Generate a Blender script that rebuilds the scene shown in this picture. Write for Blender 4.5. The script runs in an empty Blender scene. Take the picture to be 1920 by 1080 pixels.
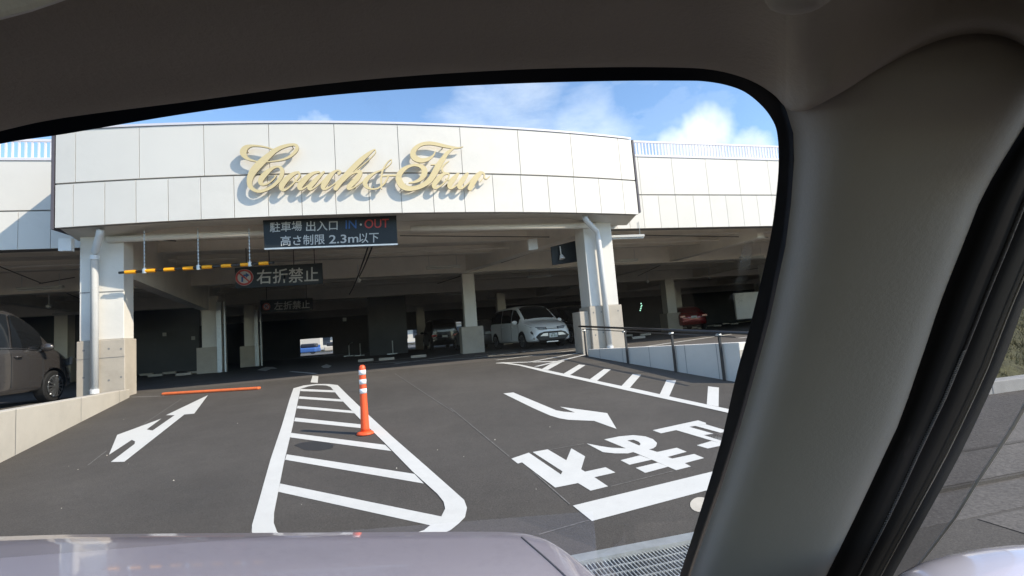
import bpy, bmesh, math, random
from mathutils import Vector, Matrix
random.seed(7)
R = math.radians
sc = bpy.context.scene
COL = sc.collection

# ------------------------------------------------------------------ camera
F, CX, CY = 900.0, 960.0, 540.0
YAW, ROLL, PITCH = R(13), R(4.52), R(5.38)
CAM = Vector((0, 0, .67))
f0 = Vector((math.sin(YAW), math.cos(YAW), 0)); r0 = Vector((math.cos(YAW), -math.sin(YAW), 0)); u0 = Vector((0, 0, 1))
fw = f0*math.cos(PITCH) + u0*math.sin(PITCH); up = -f0*math.sin(PITCH) + u0*math.cos(PITCH)
rt = r0*math.cos(ROLL) - up*math.sin(ROLL); uu = r0*math.sin(ROLL) + up*math.cos(ROLL)
cd = bpy.data.cameras.new('camera'); cam = bpy.data.objects.new('camera', cd); COL.objects.link(cam)
cd.sensor_width = 36; cd.lens = 36*F/1920; cd.clip_start = .02; cd.clip_end = 3000
m3 = Matrix((rt, uu, -fw)).transposed()
cam.matrix_world = Matrix.Translation(CAM) @ m3.to_4x4()
sc.camera = cam

# ------------------------------------------------------------------ light
SUN_EL = R(38); SH = Vector((.82, -.57, 0)).normalized()
SUN = SH*math.cos(SUN_EL) + u0*math.sin(SUN_EL)
w = bpy.data.worlds.new('World'); sc.world = w; w.use_nodes = True
nt = w.node_tree; nt.nodes.clear()
N = nt.nodes.new; L = nt.links.new
out = N('ShaderNodeOutputWorld'); bg = N('ShaderNodeBackground'); bg.inputs[1].default_value = .15
sky = N('ShaderNodeTexSky'); sky.sky_type = 'NISHITA'; sky.sun_disc = False
sky.sun_elevation = SUN_EL; sky.sun_rotation = math.atan2(SH.x, SH.y)
sky.air_density = 1.0; sky.dust_density = .3; sky.ozone_density = 3.0
tc = N('ShaderNodeTexCoord')
def wmath(op, a, b=None, c=None):
    n = N('ShaderNodeMath'); n.operation = op
    for i, v in enumerate((a, b, c)):
        if v is None: continue
        if isinstance(v, (int, float)): n.inputs[i].default_value = v
        else: L(v, n.inputs[i])
    return n.outputs[0]
def wnoise(scale, detail, rough, stretch=(1, 1, 1)):
    mp = N('ShaderNodeMapping'); mp.inputs['Scale'].default_value = stretch
    L(tc.outputs['Generated'], mp.inputs[0])
    n = N('ShaderNodeTexNoise'); n.inputs['Scale'].default_value = scale; n.inputs['Detail'].default_value = detail
    n.inputs['Roughness'].default_value = rough; n.inputs['Distortion'].default_value = .2
    L(mp.outputs[0], n.inputs[0]); return n.outputs[0]
def sky_dir(px, py): return (fw + rt*(px-CX)/F - uu*(py-CY)/F).normalized()
def blob(px, py, rad):
    n = N('ShaderNodeVectorMath'); n.operation = 'DISTANCE'; L(tc.outputs['Generated'], n.inputs[0])
    n.inputs[1].default_value = sky_dir(px, py)
    mr = N('ShaderNodeMapRange'); mr.interpolation_type = 'SMOOTHSTEP'
    mr.inputs[1].default_value = rad; mr.inputs[2].default_value = rad*.25; L(n.outputs['Value'], mr.inputs[0]); return mr.outputs[0]
nz = wnoise(6, 5, .55); nz2 = wnoise(3, 6, .6, (1, 1, 3))
cum = wmath('MAXIMUM', blob(1330, 258, .085), blob(1265, 280, .06)); cum = wmath('MAXIMUM', cum, blob(1400, 285, .07))
c1 = wmath('MULTIPLY', wmath('ADD', wmath('SUBTRACT', nz, .62), wmath('MULTIPLY', cum, .28)), 3.0)
cir = wmath('MAXIMUM', blob(930, 190, .22), blob(1100, 235, .12))
c2 = wmath('MULTIPLY', wmath('ADD', wmath('SUBTRACT', nz2, .60), wmath('MULTIPLY', cir, .26)), 1.5)
c3 = wmath('MULTIPLY', wmath('SUBTRACT', nz2, .52), 2.0)
def clampn(v, hi=1.0):
    n = N('ShaderNodeClamp'); n.inputs['Max'].default_value = hi; L(v, n.inputs[0]); return n.outputs[0]
den = wmath('MAXIMUM', clampn(c1, .95), wmath('MAXIMUM', clampn(c2, .45), clampn(c3, .06)))
mx = N('ShaderNodeMix'); mx.data_type = 'RGBA'; L(den, mx.inputs['Factor']); hs = N('ShaderNodeHueSaturation'); hs.inputs['Saturation'].default_value = 1.02; hs.inputs['Value'].default_value = 1.04; L(sky.outputs[0], hs.inputs['Color']); L(hs.outputs[0], mx.inputs[6])
mx.inputs[7].default_value = (5.6, 5.75, 6.0, 1)
L(mx.outputs[2], bg.inputs[0]); L(bg.outputs[0], out.inputs[0])
sd = bpy.data.lights.new('sun', 'SUN'); sun = bpy.data.objects.new('sun', sd); COL.objects.link(sun)
sd.energy = 3.3; sd.angle = R(.5); sd.color = (1, .87, .71)
sun.rotation_euler = SUN.to_track_quat('Z', 'Y').to_euler()
sc.view_settings.view_transform = 'Standard'; sc.view_settings.look = 'None'; sc.view_settings.gamma = 1
sc.view_settings.exposure = .88
sc.cycles.max_bounces = 10; sc.cycles.diffuse_bounces = 6; sc.cycles.glossy_bounces = 4; sc.cycles.transparent_max_bounces = 12
sc.cycles.use_denoising = True; sc.cycles.caustics_reflective = False; sc.cycles.caustics_refractive = False

# ------------------------------------------------------------------ projection (a pixel of the photo onto a real plane)
SLOPE, YR = .07, 12.5
def ray(x, y): return fw + rt*((x-CX)/F) - uu*((y-CY)/F)
def onY(x, y, Y): d = ray(x, y); return CAM + d*(Y/d.y)
def onZ(x, y, z=0.): d = ray(x, y); return CAM + d*((z-CAM.z)/d.z)
def ramp_z(Y): return -SLOPE*(YR-Y) if Y < YR else 0.
def onR(x, y, h=0.):
    d = ray(x, y); t = (-SLOPE*YR + h - CAM.z)/(d.z-SLOPE*d.y); return CAM + d*t
def fasY(x): return 10.85 + .65*((x+.3)/6.6)**2
def car_pt(d, r, h): return CAM + f0*d + r0*r + u0*h

# ------------------------------------------------------------------ materials
MATS = {}
def mat(name, col, rough=.6, metal=0., var=.0, vscale=3., bump=0., bscale=60., spec=.5, coat=0., alpha=None, emit=None, dirt=0., dscale=1.5, tint=None):
    if name in MATS: return MATS[name]
    m = bpy.data.materials.new(name); m.use_nodes = True; t = m.node_tree; b = t.nodes['Principled BSDF']
    b.inputs['Roughness'].default_value = rough; b.inputs['Metallic'].default_value = metal
    b.inputs['Specular IOR Level'].default_value = spec; b.inputs['Coat Weight'].default_value = coat
    b.inputs['Coat Roughness'].default_value = .04
    c = (*col, 1); b.inputs['Base Color'].default_value = c
    n, l = t.nodes.new, t.links.new
    tcn = n('ShaderNodeTexCoord'); src = None
    def noise(s, det=5, rg=.6):
        q = n('ShaderNodeTexNoise'); q.inputs['Scale'].default_value = s; q.inputs['Detail'].default_value = det; q.inputs['Roughness'].default_value = rg
        l(tcn.outputs['Object'], q.inputs[0]); return q.outputs[0]
    if var > 0 or dirt > 0:
        mr = n('ShaderNodeMapRange'); mr.inputs[1].default_value = .3; mr.inputs[2].default_value = .7
        mr.inputs[3].default_value = 1-var; mr.inputs[4].default_value = 1+var; l(noise(vscale), mr.inputs[0])
        v = mr.outputs[0]
        if dirt > 0:
            mr2 = n('ShaderNodeMapRange'); mr2.inputs[1].default_value = .5; mr2.inputs[2].default_value = .8
            mr2.inputs[3].default_value = 1; mr2.inputs[4].default_value = 1-dirt; l(noise(dscale, 8, .7), mr2.inputs[0])
            mm = n('ShaderNodeMath'); mm.operation = 'MULTIPLY'; l(v, mm.inputs[0]); l(mr2.outputs[0], mm.inputs[1]); v = mm.outputs[0]
        vm = n('ShaderNodeVectorMath'); vm.operation = 'SCALE'; vm.inputs[0].default_value = col; l(v, vm.inputs['Scale'])
        l(vm.outputs[0], b.inputs['Base Color'])
    if bump > 0:
        bp = n('ShaderNodeBump'); bp.inputs['Strength'].default_value = bump; bp.inputs['Distance'].default_value = .01
        l(noise(bscale, 6, .7), bp.inputs['Height']); l(bp.outputs[0], b.inputs['Normal'])
    if emit: b.inputs['Emission Color'].default_value = (*emit[0], 1); b.inputs['Emission Strength'].default_value = emit[1]
    MATS[name] = m; return m
def asphalt(name, col, speck=.5, coarse=1., stones=.0):
    m = bpy.data.materials.new(name); m.use_nodes = True; t = m.node_tree; b = t.nodes['Principled BSDF']
    n, l = t.nodes.new, t.links.new
    tcn = n('ShaderNodeTexCoord')
    def noise(s, det=4, rg=.6):
        q = n('ShaderNodeTexNoise'); q.inputs['Scale'].default_value = s; q.inputs['Detail'].default_value = det; q.inputs['Roughness'].default_value = rg
        l(tcn.outputs['Object'], q.inputs[0]); return q.outputs[0]
    def mr(v, a, b_, c, d):
        q = n('ShaderNodeMapRange'); 
        for i, z in enumerate((a, b_, c, d)): q.inputs[i+1].default_value = z
        l(v, q.inputs[0]); return q.outputs[0]
    def mul(a, c):
        q = n('ShaderNodeMath'); q.operation = 'MULTIPLY'; l(a, q.inputs[0]); l(c, q.inputs[1]); return q.outputs[0]
    v = mul(mr(noise(90/coarse, 3, .8), .3, .75, 1-speck, 1+speck), mr(noise(.6, 6, .65), .3, .7, .84, 1.16))
    v = mul(v, mr(noise(5, 5, .7), .3, .75, .93, 1.07))
    vo = n('ShaderNodeTexVoronoi'); vo.inputs['Scale'].default_value = 34/coarse; l(tcn.outputs['Object'], vo.inputs[0])
    v = mul(v, mr(vo.outputs['Distance'], 0., .12, 1.0+stones*4, 1.0))
    vm = n('ShaderNodeVectorMath'); vm.operation = 'SCALE'; vm.inputs[0].default_value = col; l(v, vm.inputs['Scale'])
    l(vm.outputs[0], b.inputs['Base Color']); b.inputs['Roughness'].default_value = .85; b.inputs['Specular IOR Level'].default_value = .3
    bp = n('ShaderNodeBump'); bp.inputs['Strength'].default_value = .5; bp.inputs['Distance'].default_value = .006
    l(noise(140/coarse, 3, .7), bp.inputs['Height']); l(bp.outputs[0], b.inputs['Normal'])
    return m
def glass(name, tint=(.93, .96, .95), gl=.9, dust=0., ior=1.45):
    m = bpy.data.materials.new(name); m.use_nodes = True; t = m.node_tree; t.nodes.clear(); n, l = t.nodes.new, t.links.new
    o = n('ShaderNodeOutputMaterial'); tr = n('ShaderNodeBsdfTransparent'); tr.inputs[0].default_value = (*tint, 1)
    g = n('ShaderNodeBsdfGlossy'); g.inputs['Roughness'].default_value = .01; g.inputs['Color'].default_value = (gl, gl, gl, 1)
    fr = n('ShaderNodeFresnel'); 
    ge = n('ShaderNodeNewGeometry'); ma = n('ShaderNodeMath'); ma.operation = 'MULTIPLY_ADD'; ma.inputs[1].default_value = -2; ma.inputs[2].default_value = 1; l(ge.outputs['Backfacing'], ma.inputs[0])
    pw = n('ShaderNodeMath'); pw.operation = 'POWER'; pw.inputs[0].default_value = ior; l(ma.outputs[0], pw.inputs[1]); l(pw.outputs[0], fr.inputs[0])
    mx_ = n('ShaderNodeMixShader')
    l(fr.outputs[0], mx_.inputs[0]); l(tr.outputs[0], mx_.inputs[1]); l(g.outputs[0], mx_.inputs[2]); last = mx_.outputs[0]
    if dust > 0:
        tcn = n('ShaderNodeTexCoord'); q = n('ShaderNodeTexNoise'); q.inputs['Scale'].default_value = 9; q.inputs['Detail'].default_value = 9; q.inputs['Roughness'].default_value = .75
        l(tcn.outputs['Object'], q.inputs[0]); mr_ = n('ShaderNodeMapRange'); mr_.inputs[1].default_value = .5; mr_.inputs[2].default_value = .8
        mr_.inputs[3].default_value = 0; mr_.inputs[4].default_value = dust; l(q.outputs[0], mr_.inputs[0])
        df = n('ShaderNodeBsdfDiffuse'); df.inputs[0].default_value = (.7, .7, .68, 1); m2 = n('ShaderNodeMixShader')
        l(mr_.outputs[0], m2.inputs[0]); l(last, m2.inputs[1]); l(df.outputs[0], m2.inputs[2]); last = m2.outputs[0]
    l(last, o.inputs[0]); return m
M = dict(
    asphalt=asphalt('new_asphalt', (.086, .078, .069), .42, 1., .25),
    old_asphalt=asphalt('old_asphalt', (.115, .105, .095), .4, 2.2, .3),
    floor_asphalt=asphalt('parking_asphalt', (.115, .105, .096), .3, 1., .1),
    paint=mat('road_paint', (.66, .655, .62), .6, var=.04, vscale=5, bump=.25, bscale=120, dirt=.10, dscale=2.5),
    chalk=mat('chalk', (.15, .14, .13), .9, var=.4, vscale=20),
    panel=mat('facade_panel', (.74, .712, .655), .55, var=.02, vscale=.7, bump=.08, bscale=35, dirt=.05, dscale=.9),
    groove=mat('panel_groove', (.22, .22, .215), .8),
    conc=mat('concrete', (.47, .42, .35), .85, var=.10, vscale=1.3, bump=.3, bscale=30, dirt=.18, dscale=1.2),
    conc_lt=mat('pale_concrete', (.56, .515, .44), .85, var=.07, vscale=1.6, bump=.25, bscale=25, dirt=.15, dscale=.9),
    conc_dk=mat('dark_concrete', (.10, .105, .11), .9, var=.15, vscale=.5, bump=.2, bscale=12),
    soffit=mat('soffit_board', (.62, .60, .56), .8, var=.05, vscale=1.2, dirt=.15, dscale=1.0),
    steel_lt=mat('painted_steel', (.86, .81, .73), .55, var=.06, vscale=1.5, dirt=.12, dscale=1.2),
    deck=mat('deck_soffit', (.84, .79, .72), .8, var=.10, vscale=.8, dirt=.12),
    colpaint=mat('column_panel', (.74, .71, .65), .6, var=.03, vscale=1, dirt=.08, dscale=1.3, bump=.08, bscale=30),
    galv=mat('galvanised_steel', (.52, .54, .54), .42, .7, var=.12, vscale=12),
    gutter=mat('pipe_plastic', (.72, .73, .73), .35, var=.03),
    gold=mat('gold_letter_face', (.68, .56, .31), .42, .0, var=.02),
    gold_side=mat('gold_letter_side', (.30, .25, .16), .45, .4),
    black=mat('black_paint', (.018, .018, .018), .45),
    rubber=mat('rubber', (.018, .018, .018), .8, bump=.1, spec=.25),
    navy=mat('sign_navy', (.014, .019, .023), .4, spec=.3),
    letter=mat('sign_white', (.50, .50, .48), .5),
    blue=mat('sign_blue', (.02, .09, .28), .5), red=mat('sign_red', (.42, .035, .028), .5),
    orange=mat('orange_plastic', (.85, .11, .03), .45, var=.03, vscale=6), orange_dk=mat('orange_strip', (.78, .17, .05), .6, var=.1, vscale=10),
    amber=mat('amber_stripe', (1.0, .42, .01), .4), white=mat('white_reflector', (.80, .81, .82), .4),
    rail=mat('rail_dark', (.05, .05, .052), .38, .5), white_rail=mat('white_railing', (.72, .70, .74), .5),
    brown=mat('roof_trim_dark', (.07, .06, .065), .5),
    purple=mat('corner_trim', (.10, .09, .105), .5),
    glassdark=mat('dark_glass', (.010, .011, .012), .05, spec=.45),
    headliner=mat('headliner_fabric', (.44, .385, .32), .95, bump=.25, bscale=260, var=.05, vscale=8),
    pillar=mat('pillar_trim', (.40, .355, .30), .75, bump=.12, bscale=240, var=.02, vscale=3),
    seal=mat('door_seal', (.007, .0065, .006), .9, spec=.12), seal2=mat('seal_edge', (.09, .085, .08), .5, bump=.5, bscale=220),
    frit=mat('frit', (.006, .007, .012), .3),
    dash=mat('dashboard', (.02, .02, .02), .7, bump=.2, bscale=150),
    lilac=mat('lilac_paint', (.47, .42, .46), .32, .45, coat=1.0),
    lilac_lt=mat('lilac_white_paint', (.62, .61, .70), .25, .2, coat=1.0),
    chrome=mat('chrome', (.75, .75, .76), .12, 1.), rim=mat('alloy', (.42, .43, .44), .3, .9),
    lamp=mat('headlamp', (.55, .57, .58), .1, .3, coat=1.), tail=mat('tail_lamp', (.5, .02, .02), .2, coat=1.),
    plate=mat('number_plate', (.75, .76, .74), .5), plate_ink=mat('number_plate_ink', (.08, .16, .10), .5),
    tube=mat('lamp_tube', (.70, .70, .67), .4), fixture=mat('lamp_body', (.55, .55, .52), .5),
    grass=mat('bank_grass', (.10, .095, .045), .95, var=.5, vscale=9, bump=1., bscale=20, dirt=.4, dscale=3),
    kerb=mat('kerb_stone', (.42, .41, .39), .85, var=.1, vscale=6), kerb_dk=mat('kerb_side', (.14, .14, .14), .85, var=.1),
    win=glass('windscreen_glass', (.94, .965, .955), .9, .10), sidewin=glass('side_glass', (.93, .95, .94), .9, ior=1.05),
    smear=glass('glass_smear', (1, 1, 1), .9, .9, ior=1.001),
    visor=glass('smoked_visor', (.66, .66, .67), .8, ior=1.08),
    leaf=mat('leaf', (.05, .075, .02), .8, var=.4, vscale=4), bark=mat('bark', (.12, .09, .06), .9, var=.2, bump=.6, bscale=20),
    far_cream=mat('far_cream', (.55, .52, .46), .8), far_grey=mat('far_grey', (.38, .40, .42), .8), far_blue=mat('far_blue', (.05, .14, .42), .5),
    far_dark=mat('far_dark', (.03, .035, .045), .3),
)
_m = M['panel']; _t = _m.node_tree; _g = _t.nodes.new('ShaderNodeNewGeometry'); _r = _t.nodes.new('ShaderNodeMapRange')
_r.inputs[3].default_value = .965; _r.inputs[4].default_value = 1.03; _t.links.new(_g.outputs['Random Per Island'], _r.inputs[0])
_b = _t.nodes['Principled BSDF']; _src = _b.inputs['Base Color'].links[0].from_socket; _v = _t.nodes.new('ShaderNodeVectorMath'); _v.operation = 'SCALE'
_t.links.new(_src, _v.inputs[0]); _t.links.new(_r.outputs[0], _v.inputs['Scale']); _t.links.new(_v.outputs[0], _b.inputs['Base Color'])
def paintmat(name, col, rough=.28, metal=.4): return mat(name, col, rough, metal, coat=1.)

# ------------------------------------------------------------------ mesh helpers
class MB:
    def __init__(s): s.v = []; s.f = []; s.m = []
    def add(s, vs, fs, mi=0):
        o = len(s.v); s.v += [Vector(p) for p in vs]
        for f in fs: s.f.append([i+o for i in f]); s.m.append(mi)
        return s
    def box(s, x0, x1, y0, y1, z0, z1, mi=0, X=None):
        P = [Vector((x, y, z)) for z in (z0, z1) for y in (y0, y1) for x in (x0, x1)]
        if X: P = [X @ p for p in P]
        return s.add(P, [(0, 2, 3, 1), (4, 5, 7, 6), (0, 1, 5, 4), (2, 6, 7, 3), (0, 4, 6, 2), (1, 3, 7, 5)], mi)
    def bar(s, a, b, wd, ht, mi=0, upv=None):
        a, b = Vector(a), Vector(b); d = (b-a).normalized(); U = Vector(upv or (0, 0, 1)); 
        if abs(d.dot(U)) > .98: U = Vector((0, 1, 0))
        S = d.cross(U).normalized()*wd/2; T = S.cross(d).normalized()*ht/2
        P = [a-S-T, a+S-T, a+S+T, a-S+T, b-S-T, b+S-T, b+S+T, b-S+T]
        return s.add(P, [(0, 1, 2, 3), (4, 7, 6, 5), (0, 4, 5, 1), (1, 5, 6, 2), (2, 6, 7, 3), (3, 7, 4, 0)], mi)
    def tube(s, path, r, n=10, mi=0, cap=True):
        path = [Vector(p) for p in path]; rs = r if isinstance(r, (list, tuple)) else [r]*len(path); o = len(s.v)
        for i, p in enumerate(path):
            d = ((path[min(i+1, len(path)-1)]-path[max(i-1, 0)])).normalized()
            U = Vector((0, 0, 1)) if abs(d.z) < .95 else Vector((1, 0, 0)); S = d.cross(U).normalized(); T = S.cross(d).normalized()
            for k in range(n): a = 2*math.pi*k/n; s.v.append(p+(S*math.cos(a)+T*math.sin(a))*rs[i])
        for i in range(len(path)-1):
            for k in range(n): s.f.append([o+i*n+k, o+i*n+(k+1) % n, o+(i+1)*n+(k+1) % n, o+(i+1)*n+k]); s.m.append(mi)
        if cap:
            s.f.append([o+k for k in range(n)]); s.m.append(mi); e = o+(len(path)-1)*n; s.f.append([e+n-1-k for k in range(n)]); s.m.append(mi)
        return s
    def prism(s, poly, z0, z1, mi=0):
        n = len(poly); P = [Vector((p[0], p[1], z0)) for p in poly]+[Vector((p[0], p[1], z1)) for p in poly]
        return s.add(P, [list(range(n))[::-1], list(range(n, 2*n))]+[(i, (i+1) % n, n+(i+1) % n, n+i) for i in range(n)], mi)
    def grid(s, rows, mi=0, closed=False):
        o = len(s.v); n = len(rows[0])
        for r_ in rows: s.v += [Vector(p) for p in r_]
        for i in range(len(rows)-1):
            for k in range(n if closed else n-1):
                s.f.append([o+i*n+k, o+i*n+(k+1) % n, o+(i+1)*n+(k+1) % n, o+(i+1)*n+k]); s.m.append(mi)
        return s
    def build(s, name, mats, parent=None, smooth=False, bevel=0., solid=0., sub=0, fix=True):
        me = bpy.data.meshes.new(name); me.from_pydata([tuple(v) for v in s.v], [], s.f)
        mats = mats if isinstance(mats, (list, tuple)) else [mats]
        for q in mats: me.materials.append(q)
        for p, i in zip(me.polygons, s.m): p.material_index = i
        if fix:
            b = bmesh.new(); b.from_mesh(me); bmesh.ops.recalc_face_normals(b, faces=b.faces); b.to_mesh(me); b.free()
        if smooth:
            for p in me.polygons: p.use_smooth = True
        o = bpy.data.objects.new(name, me); COL.objects.link(o)
        if parent is not None:
            o.parent = parent; o.matrix_parent_inverse = world_of(parent).inverted()
        if solid: md = o.modifiers.new('t', 'SOLIDIFY'); md.thickness = solid; md.offset = 0
        if sub: md = o.modifiers.new('s', 'SUBSURF'); md.levels = md.render_levels = sub
        if bevel: md = o.modifiers.new('b', 'BEVEL'); md.width = bevel; md.segments = 2; md.limit_method = 'ANGLE'; md.angle_limit = R(40)
        return o
def world_of(o):
    m = o.matrix_basis.copy()
    if o.parent is not None: m = world_of(o.parent) @ o.matrix_parent_inverse @ m
    return m
def tag(o, label=None, cat=None, group=None, kind=None):
    for k, v in (('label', label), ('category', cat), ('group', group), ('kind', kind)):
        if v: o[k] = v
    return o
def empty(name, loc=(0, 0, 0), rz=0., **k):
    o = bpy.data.objects.new(name, None); COL.objects.link(o); o.location = loc; o.rotation_euler = (0, 0, rz); o.empty_display_size = .2
    return tag(o, **k)
def copy_tree(o, parent=None):
    c = o.copy(); COL.objects.link(c); c.parent = parent
    for ch in list(o.children): copy_tree(ch, c)
    return c
def sheet(polys, name, m, h, fn=onR, conv=None, parent=None):
    b = MB()
    for p in polys:
        pts = [fn(*(conv(*q) if conv else q)) + Vector((0, 0, h)) for q in p]
        b.add(pts, [list(range(len(pts)))])
    return b.build(name, m, parent, fix=False)
def zoomer(ox, oy, s): return lambda x, y: (ox+x/s, oy+y/s)

# ================================================================== SETTING
YG = 2.82          # upper edge of the gutter grate
zG = ramp_z(2.45)
b = MB(); b.prism([(-400, -400), (400, -400), (400, 400), (-400, 400)], -3.0, -1.1)
tag(b.build('ground', M['old_asphalt']), kind='structure')
b = MB(); b.add([(-60, -60, zG), (60, -60, zG), (60, 2.45, zG), (-60, 2.45, zG), (-60, -60, zG-.3), (60, -60, zG-.3), (60, 2.45, zG-.3), (-60, 2.45, zG-.3)],
    [(0, 1, 2, 3), (4, 7, 6, 5), (0, 4, 5, 1), (1, 5, 6, 2), (2, 6, 7, 3), (3, 7, 4, 0)])
tag(b.build('street', M['asphalt']), kind='structure')
# ramp: left wall line and right wall line
LW = [onR(0, 868), onR(243, 745)]; LWd = (LW[0]-LW[1]); LW0 = LW[1]+LWd*(9.3/4.84*1.0)
RW = [onR(1103, 668), onR(1245, 700), onR(1355, 714), onR(1385, 717)]
RW0 = RW[0]+(RW[-1]-RW[0])*1.02
b = MB()
def rz(x, y): return (x, y, ramp_z(y))
rp = [rz(-9, YG), rz(40, YG), rz(40, 5.2), rz(5.6, 6.6), rz(5.6, YR), rz(-7.2, YR), rz(-9, 9)]
b.add(rp+[(p[0], p[1], -1.2) for p in rp], [list(range(7)), list(range(7, 14))[::-1]]+[(i, (i+1) % 7, 7+(i+1) % 7, 7+i) for i in range(7)])
tag(b.build('ramp_road', M['asphalt']), kind='structure')
# older, paler asphalt right of the ramp
def psheet(poly, name, m, zf, h):
    return tag(MB().add([(x, y, zf(y)+h) for x, y in poly], [list(range(len(poly)))]).build(name, m, fix=False), kind='structure')
psheet([(3.3, YG+.02), (38, YG+.02), (38, 4.62), (3.0, 4.62)], 'side_road', M['old_asphalt'], ramp_z, .004)
psheet([(3.4, -30), (50, -30), (50, 2.42), (3.4, 2.42)], 'side_road', M['old_asphalt'], lambda y: zG, .004)
MB().box(2.3, 40, 2.4501, 2.82, -1.2, zG+.002).build('side_road', M['old_asphalt'])['kind'] = 'structure'
psheet([(3.5, 3.30), (38, 3.05), (38, 3.10), (3.5, 3.34)], 'painted_stick_shadow', M['asphalt'], ramp_z, .008)  # cast shadow of a stick, laid on as a strip of darker asphalt
# parking floor slab (top z = 0)
b = MB()
b.prism([(-7.0, YR), (5.0, YR), (5.5, 6.75), (7.3, 6.75), (7.3, 8.6), (60, 8.6), (60, 62), (-60, 62), (-60, 5.0), (-5.2, 5.0), (-6.2, 9.5)], -1.15, 0)
tag(b.build('parking_floor', M['floor_asphalt']), kind='structure')

# gutter grate
gr = empty('drain_grate', (0, 2.63, zG), label='long galvanised steel drain grate across the foot of the ramp', cat='drain grate')
b = MB(); 
b.box(-9, 2.3, 2.79, 2.88, zG-.05, zG+.03); b.box(-9, 2.3, 2.44, 2.475, zG-.05, zG+.014)
b.build('frame', M['galv'], gr)
b = MB()
for i in range(432):
    x = -8+i*.0238
    b.box(x, x+.007, 2.476, 2.789, zG-.03, zG+.006)
for k in range(1, 4): b.box(-9, 2.3, 2.476+k*.0783-.003, 2.476+k*.0783+.003, zG-.03, zG+.009)
b.build('bars', M['galv'], gr)
b = MB(); b.box(-9, 2.3, 2.4501, 2.82, -1.2, zG-.20); b.build('channel', M['conc_dk'], gr)

# left parapet wall
def wall_line(a, c, th, top_a, top_c, name, m, label, joints=()):
    d = (c-a); n = Vector((-d.y, d.x, 0)).normalized()*th
    e = empty(name, (a.x, a.y, ramp_z(a.y)), label=label, cat='wall')
    P = [(a.x, a.y, -1.2), (c.x, c.y, -1.2), (c.x+n.x, c.y+n.y, -1.2), (a.x+n.x, a.y+n.y, -1.2)]
    T = [(a.x, a.y, top_a), (c.x, c.y, top_c), (c.x+n.x, c.y+n.y, top_c), (a.x+n.x, a.y+n.y, top_a)]
    MB().add(P+T, [(0, 1, 2, 3), (4, 7, 6, 5), (0, 4, 5, 1), (1, 5, 6, 2), (2, 6, 7, 3), (3, 7, 4, 0)]).build('wall_body', m, e, bevel=.012)
    j = MB()
    for f in joints:
        p = a+d*f; zt = top_a+(top_c-top_a)*f; o = -n.normalized()*.003; u = d.normalized()*.006
        j.add([(p.x-u.x+o.x, p.y-u.y+o.y, -1.1), (p.x+u.x+o.x, p.y+u.y+o.y, -1.1), (p.x+u.x+o.x, p.y+u.y+o.y, zt), (p.x-u.x+o.x, p.y-u.y+o.y, zt)], [(0, 1, 2, 3)])
    if joints: j.build('joint_line', M['groove'], e)
    return e
wall_line(LW0, LW[1], .22, .30, .13, 'parapet_wall', M['conc_lt'], 'low cream concrete wall along the left side of the ramp', (.25, .46, .515, .73, .93))
wall_line(RW[0], RW0, .18, .11, .24, 'retaining_wall', M['colpaint'], 'low pale concrete wall under the dark handrail on the right side of the ramp', (.12, .32, .52, .74, .9))
MB().prism([(RW0.x, RW0.y), (7.3, 6.72), (7.3, 6.9), (RW0.x, RW0.y+.18)], -1.2, .12).build('retaining_wall', M['conc_lt'])
tag(bpy.data.objects['retaining_wall.001'], 'short pale concrete wall end turning away beside the grassy bank', 'wall')

# handrail on the right wall
hr = empty('handrail', tuple(RW[0]), label='dark metal handrail on square posts along the right edge of the ramp', cat='handrail')
n_out = Vector((-(RW0-RW[0]).y, (RW0-RW[0]).x, 0)).normalized()*-.05
for px, py, ty in ((1103, 668, 612), (1167, 683, 614.5), (1245, 700, 618), (1355, 714, 623)):
    p = onR(px, py)
    f = (p.y-RW[0].y)/(RW0.y-RW[0].y); base = RW[0]+(RW0-RW[0])*f+n_out
    zt = .67+.05*(.5-f)
    pm = MB(); pm.bar((base.x, base.y, ramp_z(base.y)-.02), (base.x, base.y, .64-.24*f),   .042, .032)
    po = pm.build('post', M['rail'], hr, bevel=.004)
    pc = MB(); q = Vector((base.x, base.y, .60-.24*f)); pc.tube([q-n_out*.6, q-n_out*-1.1], .022, 10); pc.build('fixing_disc', M['galv'], po)
tr = MB(); A = RW[0]+n_out+Vector((0, 0, 0)); A.z = .70; Bp = RW0+n_out; Bp.z = .40
dv = (A-Bp).normalized(); tr.tube([A+dv*.25, Bp-dv*.3], .024, 12); tr.build('top_rail', M['rail'], hr, smooth=True)
tr = MB(); A2 = A.copy(); A2.z -= .07; B2 = Bp.copy(); B2.z -= .07; tr.tube([A2+dv*.1, B2], .010, 8); tr.build('lower_rail', M['rail'], hr, smooth=True)

# road markings (real painted sheets)
Z6 = zoomer(190, 730, 7.2); Z4 = zoomer(940, 730, 5.142); Z5 = zoomer(1100, 770, 4.911); Z7 = zoomer(930, 670, 4.174); Z8 = zoomer(460, 690, 3.375)
tag(sheet([[(128, 985), (310, 982), (1122, 342), (1255, 330), (1440, 80), (872, 352), (990, 352), (690, 560), (612, 545), (812, 398), (215, 618), (103, 888), (410, 686), (455, 705), (450, 740)]],
    'painted_arrow', M['paint'], .004, conv=Z6), 'white painted arrow pointing ahead and left in the lane by the left wall', 'road marking', 'arrows painted on the ramp')
tag(sheet([[(20, 42), (115, 32), (530, 205), (600, 218), (710, 226), (565, 170), (1020, 232), (1112, 385), (895, 307), (800, 303), (650, 297), (560, 282), (470, 255), (300, 180)]],
    'painted_arrow', M['paint'], .004, conv=Z4), 'white painted bent arrow above the stop lettering in the exit lane', 'road marking', 'arrows painted on the ramp')
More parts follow.
